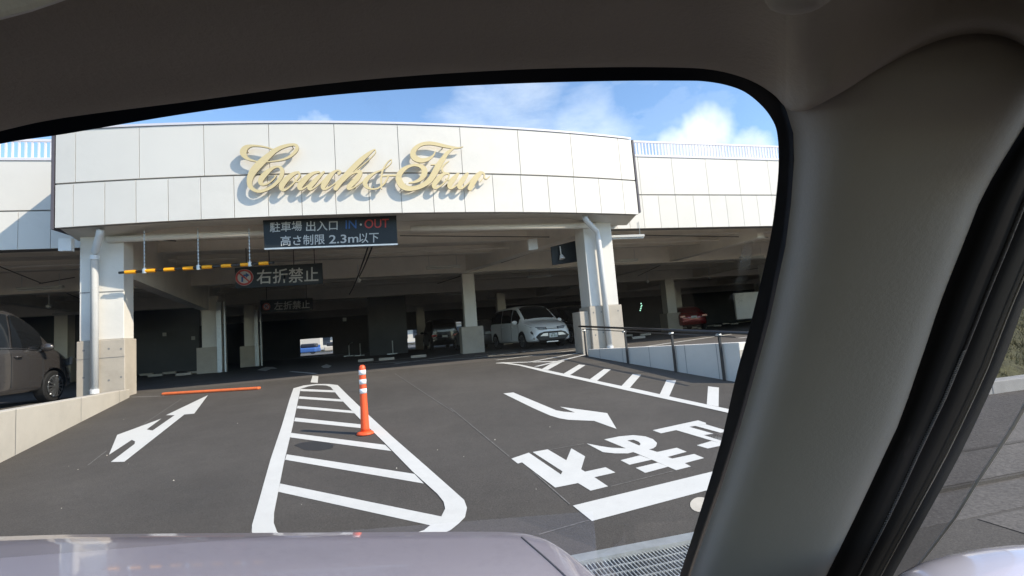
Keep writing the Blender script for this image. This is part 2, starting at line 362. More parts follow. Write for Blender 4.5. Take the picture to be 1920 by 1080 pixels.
st = empty('painted_lettering', tuple(onR(1200, 870)), label='large white stop lettering painted upside down before the stop line', cat='road marking')
sheet([[(97, 672), (160, 720), (200, 708), (520, 952), (740, 908), (590, 795), (575, 825), (265, 614)],
       [(302, 608), (447, 582), (627, 688), (675, 572), (808, 650), (770, 775), (808, 798), (1005, 755), (1100, 806), (898, 852), (1030, 940), (862, 982), (740, 908), (590, 795)]],
      'character', M['paint'], .004, conv=Z4, parent=st)
sheet([[(162, 268), (300, 240), (375, 278), (485, 325), (575, 360), (650, 384), (745, 430), (790, 445), (905, 487), (960, 518), (825, 552), (750, 520), (600, 455), (430, 385), (360, 350)],
       [(300, 240), (430, 228), (540, 240), (610, 265), (648, 300), (640, 330), (615, 350), (575, 360), (485, 325), (497, 310), (480, 290), (430, 270), (375, 278)],
       [(0, 305), (130, 330), (230, 345), (360, 350), (430, 385), (380, 397), (260, 397), (150, 385)],
       [(650, 384), (830, 345), (922, 382), (745, 430)], [(312, 460), (490, 415), (600, 455), (395, 502)],
       [(790, 445), (990, 402), (1082, 440), (905, 487)], [(452, 530), (655, 482), (750, 520), (540, 577)]],
      'character', M['paint'], .004, conv=Z5, parent=st)
sheet([[(608, 183), (1025, 92), (1098, 115), (1098, 128), (945, 152), (825, 182), (685, 212)],
       [(825, 182), (945, 152), (1380, 275), (1380, 330), (1215, 298)], [(945, 152), (985, 146), (1420, 268), (1380, 275)],
       [(1000, 148), (1098, 128), (1420, 225), (1420, 262)], [(1015, 322), (1150, 282), (1215, 298), (1290, 315), (1115, 352)]][:2] +
      [[(1000, 143), (1098, 129), (1420, 225), (1420, 258)], [(1015, 322), (1150, 282), (1215, 298), (1290, 315), (1115, 352)]],
      'character', M['paint'], .004, conv=Z5, parent=st)
tag(sheet([[(1074, 949), (1450, 857), (1450, 887), (1110, 978)]], 'stop_line', M['paint'], .004), 'wide white stop line painted across the exit lane', 'road marking')
tag(sheet([[(1313+19*math.cos(a/24*6.283), 947+14*math.sin(a/24*6.283)) for a in range(24)]], 'painted_disc', M['conc_lt'], .004), 'cream round cover plate in the road below the stop line', 'cover plate')
isl = empty('hatched_island', tuple(onR(600, 900)), label='white hatched traffic island outline painted between the two lanes', cat='road marking')
ring = [((305, 130), (350, 133)), ((370, 112), (400, 118)), ((450, 103), (450, 110)), ((530, 103), (510, 112)), ((585, 110), (540, 122)), ((650, 175), (600, 195)), ((770, 290), (720, 320)), ((930, 437), (880, 475)),
        ((1150, 630), (1060, 660)), ((1330, 790), (1215, 800)), ((1385, 840), (1255, 850)), ((1403, 890), (1265, 895)), ((1390, 950), (1240, 945)), ((1350, 990), (1190, 985)), ((1297, 1032), (1130, 1032)),
        ((1150, 1100), (1000, 1075)), ((800, 1150), (700, 1105)), ((300, 1150), (380, 1105)), ((80, 1100), (240, 1075)), ((42, 1045), (200, 1040)), ((42, 1000), (180, 985)), ((62, 930), (182, 920)), ((160, 580), (245, 600)), ((230, 370), (300, 370)), ((280, 200), (335, 200))]
b = MB()
for i in range(len(ring)):
    a, c = ring[i], ring[(i+1) % len(ring)]
    b.add([onR(*Z8(*q))+Vector((0, 0, .006)) for q in (a[0], c[0], c[1], a[1])], [(0, 1, 2, 3)])
b.build('outline', M['paint'], isl, fix=False)
for q in ([(350, 133), (560, 142), (568, 155), (348, 147)], [(342, 180), (615, 200), (620, 214), (338, 195)], [(330, 240), (680, 272), (692, 288), (326, 256)], [(316, 315), (730, 358), (735, 382), (309, 338)],
          [(290, 412), (885, 488), (925, 527), (283, 440)], [(262, 548), (1070, 672), (1130, 733), (252, 582)], [(220, 733), (1240, 942), (1180, 1000), (208, 785)]):
    sheet([q], 'cross_stripe', M['paint'], .003, conv=Z8, parent=isl)
tag(sheet([[(425, 50), (462, 52), (458, 95), (413, 92)]], 'lane_dash', M['paint'], .004, conv=Z8), 'short white lane dash just beyond the tip of the hatched island', 'road marking')
eh = empty('edge_hatching', tuple(onR(1200, 720)), label='white edge line with slanting bars beside the right wall', cat='road marking')
b = MB(); hi = [(0, 46), (60, 40), (200, 60), (360, 93), (600, 145), (880, 205), (1150, 262), (1400, 318), (1650, 372), (1900, 425)]; lo = [(0, 49), (60, 50), (180, 66), (385, 118), (640, 174), (900, 233), (1150, 290), (1400, 345), (1620, 393), (1870, 450)]
for i in range(9): b.add([onR(*Z7(*q))+Vector((0, 0, .006)) for q in (hi[i], hi[i+1], lo[i+1], lo[i])], [(0, 1, 2, 3)])
b.add([onR(*Z7(*q))+Vector((0, 0, .004)) for q in ((60, 41), (540, 28), (530, 34), (60, 46))], [(0, 1, 2, 3)])
b.build('edge_line', M['paint'], eh, fix=False)
for q in ([(455, 34), (530, 30), (405, 100), (360, 92)], [(650, 57), (700, 62), (578, 140), (530, 128)], [(845, 92), (900, 95), (790, 185), (735, 172)], [(1070, 132), (1135, 138), (1045, 243), (980, 228)], [(1335, 178), (1410, 182), (1355, 308), (1282, 290)], [(1660, 228), (1745, 238), (1742, 388), (1650, 370)]):
    sheet([q], 'slanting_bar', M['paint'], .003, conv=Z7, parent=eh)
b = MB()
for a, c in (((165, 872), (200, 845)), ((262, 800), (340, 748)), ((845, 765), (955, 856)), ((1000, 885), (1068, 945)), ((1010, 1002), (1105, 975)), ((1145, 912), (1262, 883)), ((1020, 845), (1095, 832)), ((590, 716), (640, 714)), ((470, 1000), (476, 984)), ((650, 733), (690, 735)), ((740, 700), (850, 772)), ((1090, 730), (1120, 728))):
    p, q = onR(*a, .003), onR(*c, .003); b.bar(p, q, .012, .001)
tag(b.build('layout_line_markings', M['chalk']), kind='structure')
b = MB()
for i in range(20):
    px, py = random.uniform(60, 1250), random.uniform(760, 985); p = onR(px, py); s_ = random.uniform(.003, .008)
    b.tube([p, p+Vector((0, 0, s_))], [s_, s_*.4], 6)
tag(b.build('loose_gravel', M['conc_lt']), 'loose pale stone chips scattered over the dark asphalt ramp', 'gravel', kind='stuff')
sc_ = [(110, 490), (150, 475), (250, 460), (320, 470), (365, 490), (345, 510), (270, 523), (180, 520)]
tag(sheet([[(x+200, y) for x, y in sc_]], 'damp_patch', mat('damp_asphalt', (.045, .045, .047), .45), .0025, conv=Z8), kind='structure')
b = MB(); p, q = onR(306, 741), onR(487, 730); b.bar(p+Vector((0, 0, .028)), q+Vector((0, 0, .028)), .12, .055)
tag(b.build('kerb_strip', M['orange_dk'], bevel=.02), 'long low orange rubber strip lying across the ramp top', 'rubber strip')
# concrete threshold at the ramp top
tag(sheet([[(243, 744), (308, 742), (308, 743.2), (250, 745.5)]], 'threshold_joint', M['chalk'], .003), kind='structure')

# bollard
bp = onR(685, 814)
bo = empty('delineator_post', tuple(bp), label='slim orange flexible post with three white bands standing in the hatched island', cat='bollard')
def lathe(b, c, prof, n=24, mi=0): return b.tube([c+Vector((0, 0, z)) for r_, z in prof], [r_ for r_, z in prof], n, mi)
b = MB(); lathe(b, bp, [(.105, .0), (.105, .015), (.09, .03), (.06, .04)]); b.build('base', M['orange'], bo, smooth=False, bevel=.005)
b = MB(); lathe(b, bp, [(.056, .035), (.052, .08), (.043, .40), (.040, .80), (.036, .835), (.02, .85), (.001, .853)]); b.build('tube_body', M['orange'], bo, smooth=True)
for z in (.53, .645, .76): b = MB(); lathe(b, bp, [(.0435, z-.03), (.0435, z+.03)]); b.build('reflective_band', M['white'], bo, smooth=True)

# ================================================================== GARAGE BUILDING
G = empty('parking_garage', (0, 12.5, 0), label='wide white panelled parking garage with open dark ground floor', cat='building')
ZB, ZM, ZT = 3.565, 4.49, 5.69
lowj = [-6.88, -6.52, -5.9, -5.29, -4.66, -4.02, -3.36, -2.68, -2.0, -1.3, -.59, .11, .83, 1.55, 2.26, 2.97, 3.68, 4.4, 5.13, 5.85, 6.28]
upj = [-6.88, -6.48, -5.22, -3.94, -2.63, -1.27, .11, 1.55, 2.99, 4.42, 5.85, 6.28]
def fpanel(b, x0, x1, z0, z1, fY, off=0., th=.05, n=4):
    g = .006; x0 += g; x1 -= g
    xs = [x0+(x1-x0)*i/n for i in range(n+1)]
    b.grid([[(x, fY(x)+off+dy, z) for x in xs] for z, dy in ((z0, th), (z0, 0), (z1, 0), (z1, th))])
    for x in (x0, x1): b.add([(x, fY(x)+off, z0), (x, fY(x)+off, z1), (x, fY(x)+off+th, z1), (x, fY(x)+off+th, z0)], [(0, 1, 2, 3)])
b = MB()
for i in range(len(lowj)-1): fpanel(b, lowj[i], lowj[i+1], ZB, ZM-.018, fasY)
for i in range(len(upj)-1): fpanel(b, upj[i], upj[i+1], ZM+.018, ZT-.06, fasY)
fas = b.build('front_canopy', M['panel'], G)
b = MB(); xs = [-6.87+13.14*i/24 for i in range(25)]
b.grid([[(x, fasY(x)+.035, z) for x in xs] for z in (ZB+.01, ZT-.07)]); b.grid([[(x, fasY(x)+.14, z) for x in xs] for z in (ZB+.01, ZT-.03)]); b.grid([[(x, fasY(x)+dy, ZB+.01) for x in xs] for dy in (.035, .14)])
b.build('groove_backing', M['groove'], fas)
b = MB(); b.grid([[(x, fasY(x)+dy, z) for x in xs] for z, dy in ((ZT-.05, -.02), (ZT, -.02), (ZT, .18), (ZT-.05, .18))]); b.build('coping', M['white_rail'], fas)
for x, s_ in ((-6.9, -1), (6.3, 1)):
    b = MB(); b.box(min(x, x+s_*.05), max(x, x+s_*.05), fasY(x)-.01, 13.0, ZB-.03 if s_ < 0 else ZB+.05, ZT-.06)
    b.build('side_trim', M['purple'], fas)
# soffit under the canopy: slopes back to the column heads
def sof(x): t = min(1, max(0, (min(x+6.87, 6.27-x)-.9)/.9)); return t
b = MB(); fr = [(x, fasY(x)+.14, ZB+.01+.13*sof(x)) for x in xs]; bk = [(x, 12.22, 3.44+.26*sof(x)) for x in xs]
b.grid([fr, bk]); b.grid([[(x, fasY(x)+.141, ZB+.0) for x in xs], [(x, fasY(x)+.141, ZB+.2) for x in xs]]); b.build('soffit', M['soffit'], G)
b = MB(); b.box(-6.6, 5.9, 12.20, 12.5, 3.47, 4.0); b.build('edge_beam', M['steel_lt'], G)
for a_, c_ in (((-6.2, 12.0, 3.40), (-1.9, 11.95, 3.46)), ((.3, 12.0, 3.46), (5.2, 12.0, 3.40))): MB().tube([a_, c_], .07, 14).build('drain_pipe', M['steel_lt'], G, smooth=True)
# side wings
def wingR(x): return 13.0+.05*max(0, x-6.3)
def wingL(x): return 13.0
rj = [5.9, 6.35, 6.79, 7.29, 7.86, 8.47, 9.11, 9.72, 10.33, 10.94, 11.55, 12.16]+[12.16+.62*i for i in range(1, 26)]
def wing(name, js, fY, z0, zm, z1):
    b = MB()
    for i in range(len(js)-1): fpanel(b, js[i], js[i+1], z0, zm-.018, fY, n=1)
    k = js[1::2]
    for i in range(len(k)-1): fpanel(b, k[i], k[i+1], zm+.018, z1, fY, n=1)
    o = b.build(name, M['panel'], G)
    a, c = min(js)+.02, max(js)-.02; x_ = [a+(c-a)*i/14 for i in range(15)]
    b = MB(); b.grid([[(x, fY(x)+.035, z) for x in x_] for z in (z0+.01, z1-.01)]); b.grid([[(x, fY(x)+.38, z) for x in x_] for z in (z0+.01, z1-.01)])
    b.grid([[(x, fY(x)+dy, z0+.012) for x in x_] for dy in (.03, .38)]); b.build('groove_backing', M['groove'], o)
    b = MB(); b.grid([[(x, fY(x)+dy, z) for x in x_] for z, dy in ((z1, -.02), (z1+.06, -.02), (z1+.06, .4), (z1, .4))]); b.build('coping', M['white_rail'], o)
    return o
wing('side_parapet', rj, wingR, 3.52, 4.56, 5.76)
lj = [-6.6-.63*i for i in range(30)][::-1]
wing('side_parapet', lj, wingL, 3.46, 4.36, 5.56)
def railing(name, x0, x1, fY, z0, z1, pitch, wd):
    o = MB(); n = int((x1-x0)/pitch)
    for i in range(n+1):
        x = x0+i*pitch; y = fY(x)+.18; big = i % 9 == 0
        o.bar((x, y, z0), (x, y, z1), wd*(1.6 if big else 1), .03)
    ob = o.build(name, M['white_rail'], G)
    b = MB(); xs_ = [x0+(x1-x0)*i/12 for i in range(13)]
    for z, h in ((z1, .06), (z0+.05, .05)):
        for i in range(12): b.bar((xs_[i], fY(xs_[i])+.18, z), (xs_[i+1], fY(xs_[i+1])+.18, z), .05, h)
    b.build('rail', M['white_rail'], ob); return ob
railing('roof_railing', 6.45, 24, wingR, 5.82, 6.32, .115, .05)
railing('roof_railing', -22, -7.0, wingL, 5.62, 6.12, .13, .035)

# roof deck, ceiling
b = MB(); b.prism([(-42, 13.3), (42, 13.3), (42, 52), (-42, 52)], 4.0, 4.35); b.box(-6.8, 6.2, 11.7, 13.29, 4.0, 4.3); b.build('roof_deck', M['deck'], G)
D = (Vector((-7.9, 22.5, 0))-Vector((-6.1, 12.5, 0))).normalized()
for y in (15.2, 17.3, 21.5, 23.7, 25.8, 29.2, 31.4, 33.5, 37, 41):
    b = MB(); b.box(-40, 40, y-.06, y+.06, 3.72, 4.0); b.box(-40, 40, y-.12, y+.12, 3.70, 3.725); b.build('joist', M['steel_lt'], G)
for y in (19.4, 27.5, 35.5, 43.5):
    b = MB(); b.box(-40, 40, y-.16, y+.16, 3.30, 4.0, 0); b.box(-40, 40, y-.22, y+.22, 3.27, 3.30, 0); b.build('main_beam', M['steel_lt'], G)
def long_beam(x0, x1, y1=45., zb=3.34, y0=14.4):
    q = MB(); a = Vector((x0, y0, (zb+4)/2)); c = Vector((x1, y1, (zb+4)/2)); q.bar(a, c, .3, 4-zb-.004); q.bar(a-Vector((0, 0, (4-zb)/2)), c-Vector((0, 0, (4-zb)/2)), .40, .03)
    return q
A0 = onZ(890, 662)
for x0 in (5.3,):
    s_ = (A0.x-x0)/(A0.y-12.5); long_beam(x0, x0+s_*9, 21.5, y0=12.5).build('main_beam', M['steel_lt'], G)
for x0, x1 in ((12.5, 9.), (19.5, 17.), (27, 25.5), (-14, -17), (-22, -26)): long_beam(x0, x1).build('main_beam', M['steel_lt'], G)
q = MB(); q.bar(Vector((-6.3, 12.55, 3.33)), Vector((-8.15, 22.55, 3.33)), .34, 1.33); q.bar(Vector((-8.25, 22.9, 3.33)), Vector((-9.1, 27.5, 3.33)), .34, 1.33); q.build('deep_beam', M['steel_lt'], G)

# columns
def dots(pts, parent, y): 
    for x, z in pts: MB().tube([(x, y-.004, z), (x, y+.01, z)], .022, 10).build('tie_hole', M['groove'], parent)
b = MB(); b.box(-6.75, -5.924, 12.054, 12.45, 1.22, 3.50); c = b.build('column', M['colpaint'], G, bevel=.012)
b = MB(); b.box(-6.775, -5.885, 12.005, 12.48, -.2, 1.215); k = b.build('base', M['conc'], c, bevel=.015)
dots([(-6.642, 1.02), (-6.18, 1.02), (-5.953, 1.0), (-6.18, .35), (-5.953, .4), (-6.642, .45)], k, 12.005)
MB().box(-6.755, -5.919, 12.047, 12.049, 2.25, 2.27).build('joint_line', M['groove'], c); MB().box(-6.777, -5.883, 11.998, 12.0, .83, .838).build('joint_line', M['groove'], c)
b = MB(); b.tube([(-6.101, 11.562, 3.52), (-6.14, 11.611, 3.42), (-6.357, 11.857, 3.12), (-6.396, 11.916, 3.0), (-6.396, 11.916, .16)], .072, 16); pp = b.build('downpipe', M['gutter'], c, smooth=True)
for z_ in (.10, 2.95): MB().tube([(-6.396, 11.916, z_), (-6.396, 11.916, z_+.09)], .084, 16).build('pipe_collar', M['gutter'], pp)
b = MB(); b.box(-7.006, -6.77, 11.808, 11.926, 3.14, 3.42); b.build('junction_box', M['gutter'], c, bevel=.01)
b = MB(); b.box(4.89, 5.707, 12.054, 12.743, 1.22, 3.50); c = b.build('column', M['colpaint'], G, bevel=.012)
b = MB(); b.box(4.841, 5.766, 12.005, 12.792, -.2, 1.215); k = b.build('base', M['conc'], c, bevel=.015)
b = MB(); b.box(4.585, 4.839, 12.103, 12.694, -.2, 1.10); b.build('base_step', M['conc'], c, bevel=.015)
dots([(4.94, 1.05), (5.166, 1.05), (5.648, 1.05), (4.94, .45), (5.166, .5)], k, 12.005)
b = MB(); b.tube([(4.723, 11.464, 3.53), (4.782, 11.532, 3.44), (5.176, 11.857, 3.22), (5.235, 11.916, 3.08), (5.274, 11.916, .10)], .075, 16); pp = b.build('downpipe', M['gutter'], c, smooth=True)
b = MB(); b.tube([(5.274, 11.916, -.02), (5.274, 11.916, .14)], .09, 16); b.build('pipe_collar', M['gutter'], pp)
def icol(x, y, wd=.55, bw=1.0, zb=1.15, guard=0, ofs=0):
    b = MB(); b.box(x-wd/2+ofs, x+wd/2+ofs, y-wd/2, y+wd/2, zb, 3.3); c = b.build('column', M['colpaint'], G, bevel=.01)
    b = MB(); b.box(x-bw/2, x+bw/2, y-.45, y+.45, 0, zb); b.build('base', M['conc'], c, bevel=.012)
    if guard:
        b = MB(); b.box(x+wd/2+ofs+.02, x+wd/2+ofs+.2, y-.5, y-.36, 0.0, 3.0); b.box(x+wd/2+ofs+.30, x+wd/2+ofs+.36, y-.5, y-.36, 0, 3.0); b.build('corner_guard', M['galv'], c)
    return c
p = onZ(889, 662); icol(p.x, p.y+.45, .5, .9, 1.08)
p = onZ(792, 648, 0); icol(1.3, 38, .62, 1.0, 1.1)
p = onZ(390, 700); icol(p.x, p.y+.45, .62, .85, 1.1, 1, .05)
p = onZ(466, 688); icol(p.x, p.y+.45, .55, .8, 1.1, 1, .05)
p = onY(1258, 600, 27.5); icol(p.x, 27.5, .62, 1.0, 1.15)
for x, y in ((19.2, 22), (25, 27.5), (14.5, 35.5), (22, 35.5), (30, 35.5), (6.2, 30.5), (-16, 27.5), (-24, 27.5), (-16, 16), (-24, 16)): icol(x, y)
# inner walls and back wall with openings
BY = 46.
def back_wall():
    q = MB(); ex = [(onY(563, 668, BY), onY(623, 632, BY)), (onY(757, 657, BY), onY(781, 618, BY)), (onY(868, 645, BY), onY(800, 608, BY))]
    holes = []
    for a, c in ex: holes.append((min(a.x, c.x), max(a.x, c.x), max(.02, min(a.z, c.z)), max(a.z, c.z)))
    holes.sort(); x = -42.
    for h in holes:
        q.box(x, h[0], BY, BY+.2, 0, 4.0); q.box(h[0], h[1], BY, BY+.2, h[3], 4.0)
        if h[2] > .1: q.box(h[0], h[1], BY, BY+.2, 0, h[2])
        x = h[1]
    q.box(x, 42, BY, BY+.2, 0, 4.0)
    return q
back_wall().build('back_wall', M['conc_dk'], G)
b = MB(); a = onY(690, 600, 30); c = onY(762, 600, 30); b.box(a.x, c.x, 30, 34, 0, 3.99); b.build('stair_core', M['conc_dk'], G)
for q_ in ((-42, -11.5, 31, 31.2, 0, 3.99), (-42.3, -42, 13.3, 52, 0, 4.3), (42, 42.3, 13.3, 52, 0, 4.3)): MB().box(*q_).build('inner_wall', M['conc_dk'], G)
b = MB(); a = onY(1383, 600, 24); b.box(a.x, a.x+3.2, 24, 24.12, .45, 1.95); b.build('white_partition', M['colpaint'], G)

# ------------------------------------------------------------------ gold script lettering (variable-width strokes, united to one outline)
def catmull(pts, n=14):
    o = []; P = [pts[0]]+list(pts)+[pts[-1]]
    for i in range(1, len(P)-2):
        p0, p1, p2, p3 = P[i-1:i+3]
        for k in range(n):
            t = k/n; o.append(tuple(.5*((2*p1[j])+(-p0[j]+p2[j])*t+(2*p0[j]-5*p1[j]+4*p2[j]-p3[j])*t*t+(-p0[j]+3*p1[j]-3*p2[j]+p3[j])*t**3) for j in range(3)))
    o.append(tuple(pts[-1])); return o
ZA = (430, 250, 7.7125); ZBB = (550, 260, 9.); ZC = (720, 255, 8.638)
GL = {
 'C': (ZA, [[(935,160,16),(850,170,20),(740,205,26),(640,262,33),(560,330,40),(480,400,48),(400,480,52),(330,570,48),(295,660,40),(295,750,32),(345,810,24),(430,838,20),(540,810,20),(640,750,22),(720,670,26),(762,580,28),(755,510,24),(700,482,14),(620,505,20),(530,575,34),(465,650,38),(450,710,30),(490,742,15),(560,722,11),(630,665,10),(680,604,8)],
            [(935,160,16),(975,185,22),(970,240,22),(900,315,19),(790,372,14),(640,402,9),(500,410,7),(380,402,9),(280,372,18),(215,320,34),(200,262,46),(240,205,34),(320,178,15),(440,182,11),(560,206,9),(650,240,9)]]),
 'o': (ZA, [[(1000,560,14),(920,590,26),(830,660,36),(765,740,40),(755,795,30),(800,820,14),(880,765,11),(965,680,10),(1015,610,14),(1000,562,14)], [(935,640,8),(955,690,10),(1010,695,9),(1080,650,9)]]),
 'a': (ZBB, [[(430,560,16),(330,585,24),(215,665,42),(120,775,46),(105,835,30),(150,848,16),(250,785,11),(380,660,10),(480,580,10)], [(515,560,16),(440,630,28),(345,730,38),(275,810,38),(285,852,22),(350,830,12),(450,755,9),(560,650,8)]]),
 'c': (ZBB, [[(765,590,22),(795,560,16),(760,535,12),(690,560,22),(600,650,42),(525,760,46),(500,820,34),(530,850,20),(600,825,13),(720,740,10),(880,610,9)]]),
 'h': (ZBB, [[(1375,178,8),(1290,235,24),(1150,352,40),(1010,490,44),(880,625,42),(775,750,40),(715,835,38)], [(1375,178,8),(1388,222,8),(1330,300,7),(1200,420,7),(1040,545,8)],
             [(850,720,8),(960,610,12),(1060,560,20),(1130,570,32),(1085,660,40),(980,765,42),(930,820,34),(960,848,16),(1060,800,9),(1190,710,8)]]),
 'and': (ZBB, [[(1655,350,7),(1600,385,9),(1540,470,12),(1500,560,14),(1482,660,14),(1482,770,14),(1488,845,8)], [(1655,350,7),(1655,400,7),(1590,470,8),(1500,525,10),(1380,575,16),(1270,650,30),(1212,730,38),(1225,800,28),(1310,845,15),(1420,838,12),(1530,760,14),(1590,660,12),(1610,625,9)], [(1500,632,9),(1600,622,14),(1730,618,14),(1790,620,10)]]),
 'F': (ZC, [[(832,250,8),(800,310,14),(720,370,26),(610,395,34),(510,360,44),(468,295,44),(500,210,36),(590,140,26),(710,115,26),(830,125,26),(960,155,24),(1080,178,20),(1200,190,12),(1280,172,4)],
            [(1130,195,12),(1030,270,26),(940,390,40),(870,500,46),(805,620,46),(735,720,42),(640,790,36),(520,838,34),(400,850,38),(300,805,48),(245,720,48),(240,640,44),(295,560,36),(390,495,24),(500,470,18),(600,490,30),(655,550,44),(645,630,42),(580,705,28),(490,745,18),(405,758,8)],
            [(760,465,7),(850,458,11),(950,440,9)], [(1055,405,5),(985,455,12),(940,520,15),(960,585,12),(1030,600,8)]]),
 'o.': (ZC, [[(1040,605,12),(960,620,22),(885,690,38),(820,770,38),(812,825,28),(860,840,14),(950,780,11),(1030,690,11),(1055,630,12),(1035,603,12)], [(1000,690,7),(1050,715,8),(1120,660,8)]]),
 'u': (ZC, [[(1200,610,18),(1140,680,36),(1075,765,40),(1065,825,30),(1110,840,14),(1220,760,10),(1330,640,9)], [(1350,610,22),(1290,690,38),(1230,780,38),(1222,832,28),(1270,842,14),(1370,760,9),(1460,660,8)]]),
 'r': (ZC, [[(1560,600,30),(1500,660,42),(1440,760,42),(1395,845,38)], [(1400,720,8),(1500,620,12),(1580,590,16),(1625,620,14),(1625,670,12),(1660,695,9),(1715,650,6)], [(1560,740,5),(1600,690,7)]]),
}
def stroke_union(strokes, step):
    pts = []
    for s in strokes:
        c = catmull(s)
        for a, d in zip(c, c[1:]):
            L_ = math.hypot(a[0]-d[0], a[1]-d[1]); n = max(1, int(L_/(step*.6)))
            for k in range(n): t = k/n; pts.append(tuple(a[j]+(d[j]-a[j])*t for j in range(3)))
        pts.append(c[-1])
    x0 = min(p[0]-p[2] for p in pts)-step*2; y0 = min(p[1]-p[2] for p in pts)-step*2
    x1 = max(p[0]+p[2] for p in pts)+step*2; y1 = max(p[1]+p[2] for p in pts)+step*2
    nx, ny = int((x1-x0)/step)+2, int((y1-y0)/step)+2
    g = [[-step*3.]*nx for _ in range(ny)]
    for px, py, r_ in pts:
        r_ = max(r_*1.05, step*1.1); R2 = r_+step*1.5
        for j in range(max(0, int((py-R2-y0)/step)), min(ny-1, int((py+R2-y0)/step)+1)+1):
            for i in range(max(0, int((px-R2-x0)/step)), min(nx-1, int((px+R2-x0)/step)+1)+1):
                v = r_-math.hypot(x0+i*step-px, y0+j*step-py)
                if v > g[j][i]: g[j][i] = v
    seg = {}
    def key(i, j, e): return (i, j, e)
    def pt(k):
        i, j, e = k
        if e == 0: a, c = g[j][i], g[j][i+1]; return (x0+(i+a/(a-c))*step, y0+j*step)
        a, c = g[j][i], g[j+1][i]; return (x0+i*step, y0+(j+a/(a-c))*step)
    for j in range(ny-1):
        for i in range(nx-1):
            A_, B_, C_, D_ = g[j][i] > 0, g[j][i+1] > 0, g[j+1][i+1] > 0, g[j+1][i] > 0
            e = []
            T, Rr, Bt, Lf = (i, j, 0), (i+1, j, 1), (i, j+1, 0), (i, j, 1)
            code = A_*1+B_*2+C_*4+D_*8
            tbl = {1: [(Lf, T)], 2: [(T, Rr)], 3: [(Lf, Rr)], 4: [(Rr, Bt)], 5: [(Lf, T), (Rr, Bt)], 6: [(T, Bt)], 7: [(Lf, Bt)], 8: [(Bt, Lf)], 9: [(Bt, T)], 10: [(T, Rr), (Bt, Lf)], 11: [(Bt, Rr)], 12: [(Rr, Lf)], 13: [(Rr, T)], 14: [(T, Lf)]}
            for a, c in tbl.get(code, []): seg.setdefault(a, []).append(c); seg.setdefault(c, []).append(a)
    loops = []; seen = set()
    for s0 in seg:
        if s0 in seen: continue
        lp = [s0]; seen.add(s0); cur = s0
        while True:
            nx_ = [q for q in seg[cur] if q not in seen]
            if not nx_: break
            cur = nx_[0]; seen.add(cur); lp.append(cur)
        if len(lp) > 6: loops.append([pt(k) for k in lp])
    return loops
SG = empty('script_sign', (-.9, fasY(-.9), 4.2), label='large gold cursive lettering reading Coach & Four on the white facade', cat='sign')
FRONT, DEPTH = .15, .045
def fas_pt(px, py, off):
    d = ray(px, py); t = 10.7/d.y
    for _ in range(12): p = CAM+d*t; t = (fasY(p.x)-off)/d.y
    return CAM+d*t
for gi, (nm, (zc, strokes)) in enumerate(GL.items()):
    loops = stroke_union(strokes, 4.5)
    loops = [[lp[i] for i in range(0, len(lp), 2)] for lp in loops]
    cu = bpy.data.curves.new('tmp', 'CURVE'); cu.dimensions = '2D'; cu.fill_mode = 'BOTH'; cu.extrude = .5
    for lp in loops:
        sp = cu.splines.new('POLY'); sp.points.add(len(lp)-1); sp.use_cyclic_u = True
        for q, (x, y) in zip(sp.points, lp): q.co = (x, y, 0, 1)
    to = bpy.data.objects.new('tmp', cu); COL.objects.link(to)
    dg = bpy.context.evaluated_depsgraph_get(); me = bpy.data.meshes.new_from_object(to.evaluated_get(dg))
    bpy.data.objects.remove(to); bpy.data.curves.remove(cu)
    for v in me.vertices:
        x, y = zc[0]+v.co.x/zc[2], zc[1]+v.co.y/zc[2]
        f = FRONT if v.co.z > 0 else FRONT-DEPTH
        p = fas_pt(x, y, FRONT); p.y = fasY(p.x)-f-.003*(gi % 2); v.co = p
    bm = bmesh.new(); bm.from_mesh(me); bmesh.ops.remove_doubles(bm, verts=bm.verts, dist=.0008); bmesh.ops.recalc_face_normals(bm, faces=bm.faces); bm.to_mesh(me); bm.free()
    me.materials.clear(); me.materials.append(M['gold']); me.materials.append(M['gold_side'])
    for p in me.polygons: p.material_index = 0 if abs(p.normal.y) > .6 else 1
    o = bpy.data.objects.new('letter', me); COL.objects.link(o); o.parent = SG; o.matrix_parent_inverse = world_of(SG).inverted()
b = MB()
for px, py in ((462, 282), (520, 345), (548, 275), (600, 330), (640, 342), (690, 300), (665, 350), (700, 350), (760, 345), (830, 275), (790, 300), (838, 345), (880, 345)):
    p = fas_pt(px, py, .12); MB().tube([p, (p.x, fasY(p.x)+.01, p.z)], .012, 6).build('standoff_pin', M['gold_side'], SG)

# ------------------------------------------------------------------ text helper: string fitted to a quad of pixels on plane Y
def text_quad(s, quad, Y, m, parent, bold=.012, name='lettering', off=.012):
    cu = bpy.data.curves.new('tmp', 'FONT'); cu.body = s; cu.offset = bold; cu.fill_mode = 'FRONT'; cu.resolution_u = 4
    to = bpy.data.objects.new('tmp', cu); COL.objects.link(to); dg = bpy.context.evaluated_depsgraph_get(); dg.update()
    me = bpy.data.meshes.new_from_object(to.evaluated_get(dg)); bpy.data.objects.remove(to); bpy.data.curves.remove(cu)
    xs = [v.co.x for v in me.vertices]; ys = [v.co.y for v in me.vertices]; x0, x1, y0, y1 = min(xs), max(xs), min(ys), max(ys)
    tl, tr_, br, bl = [onY(*q, Y-off) for q in quad]
    for v in me.vertices:
        u, t = (v.co.x-x0)/(x1-x0), (v.co.y-y0)/(y1-y0); z = v.co.z
        v.co = (bl*(1-u)+br*u)*(1-t)+(tl*(1-u)+tr_*u)*t
    me.materials.clear(); me.materials.append(m)
    o = bpy.data.objects.new(name, me); COL.objects.link(o)
    if parent: o.parent = parent; o.matrix_parent_inverse = world_of(parent).inverted()
    return o
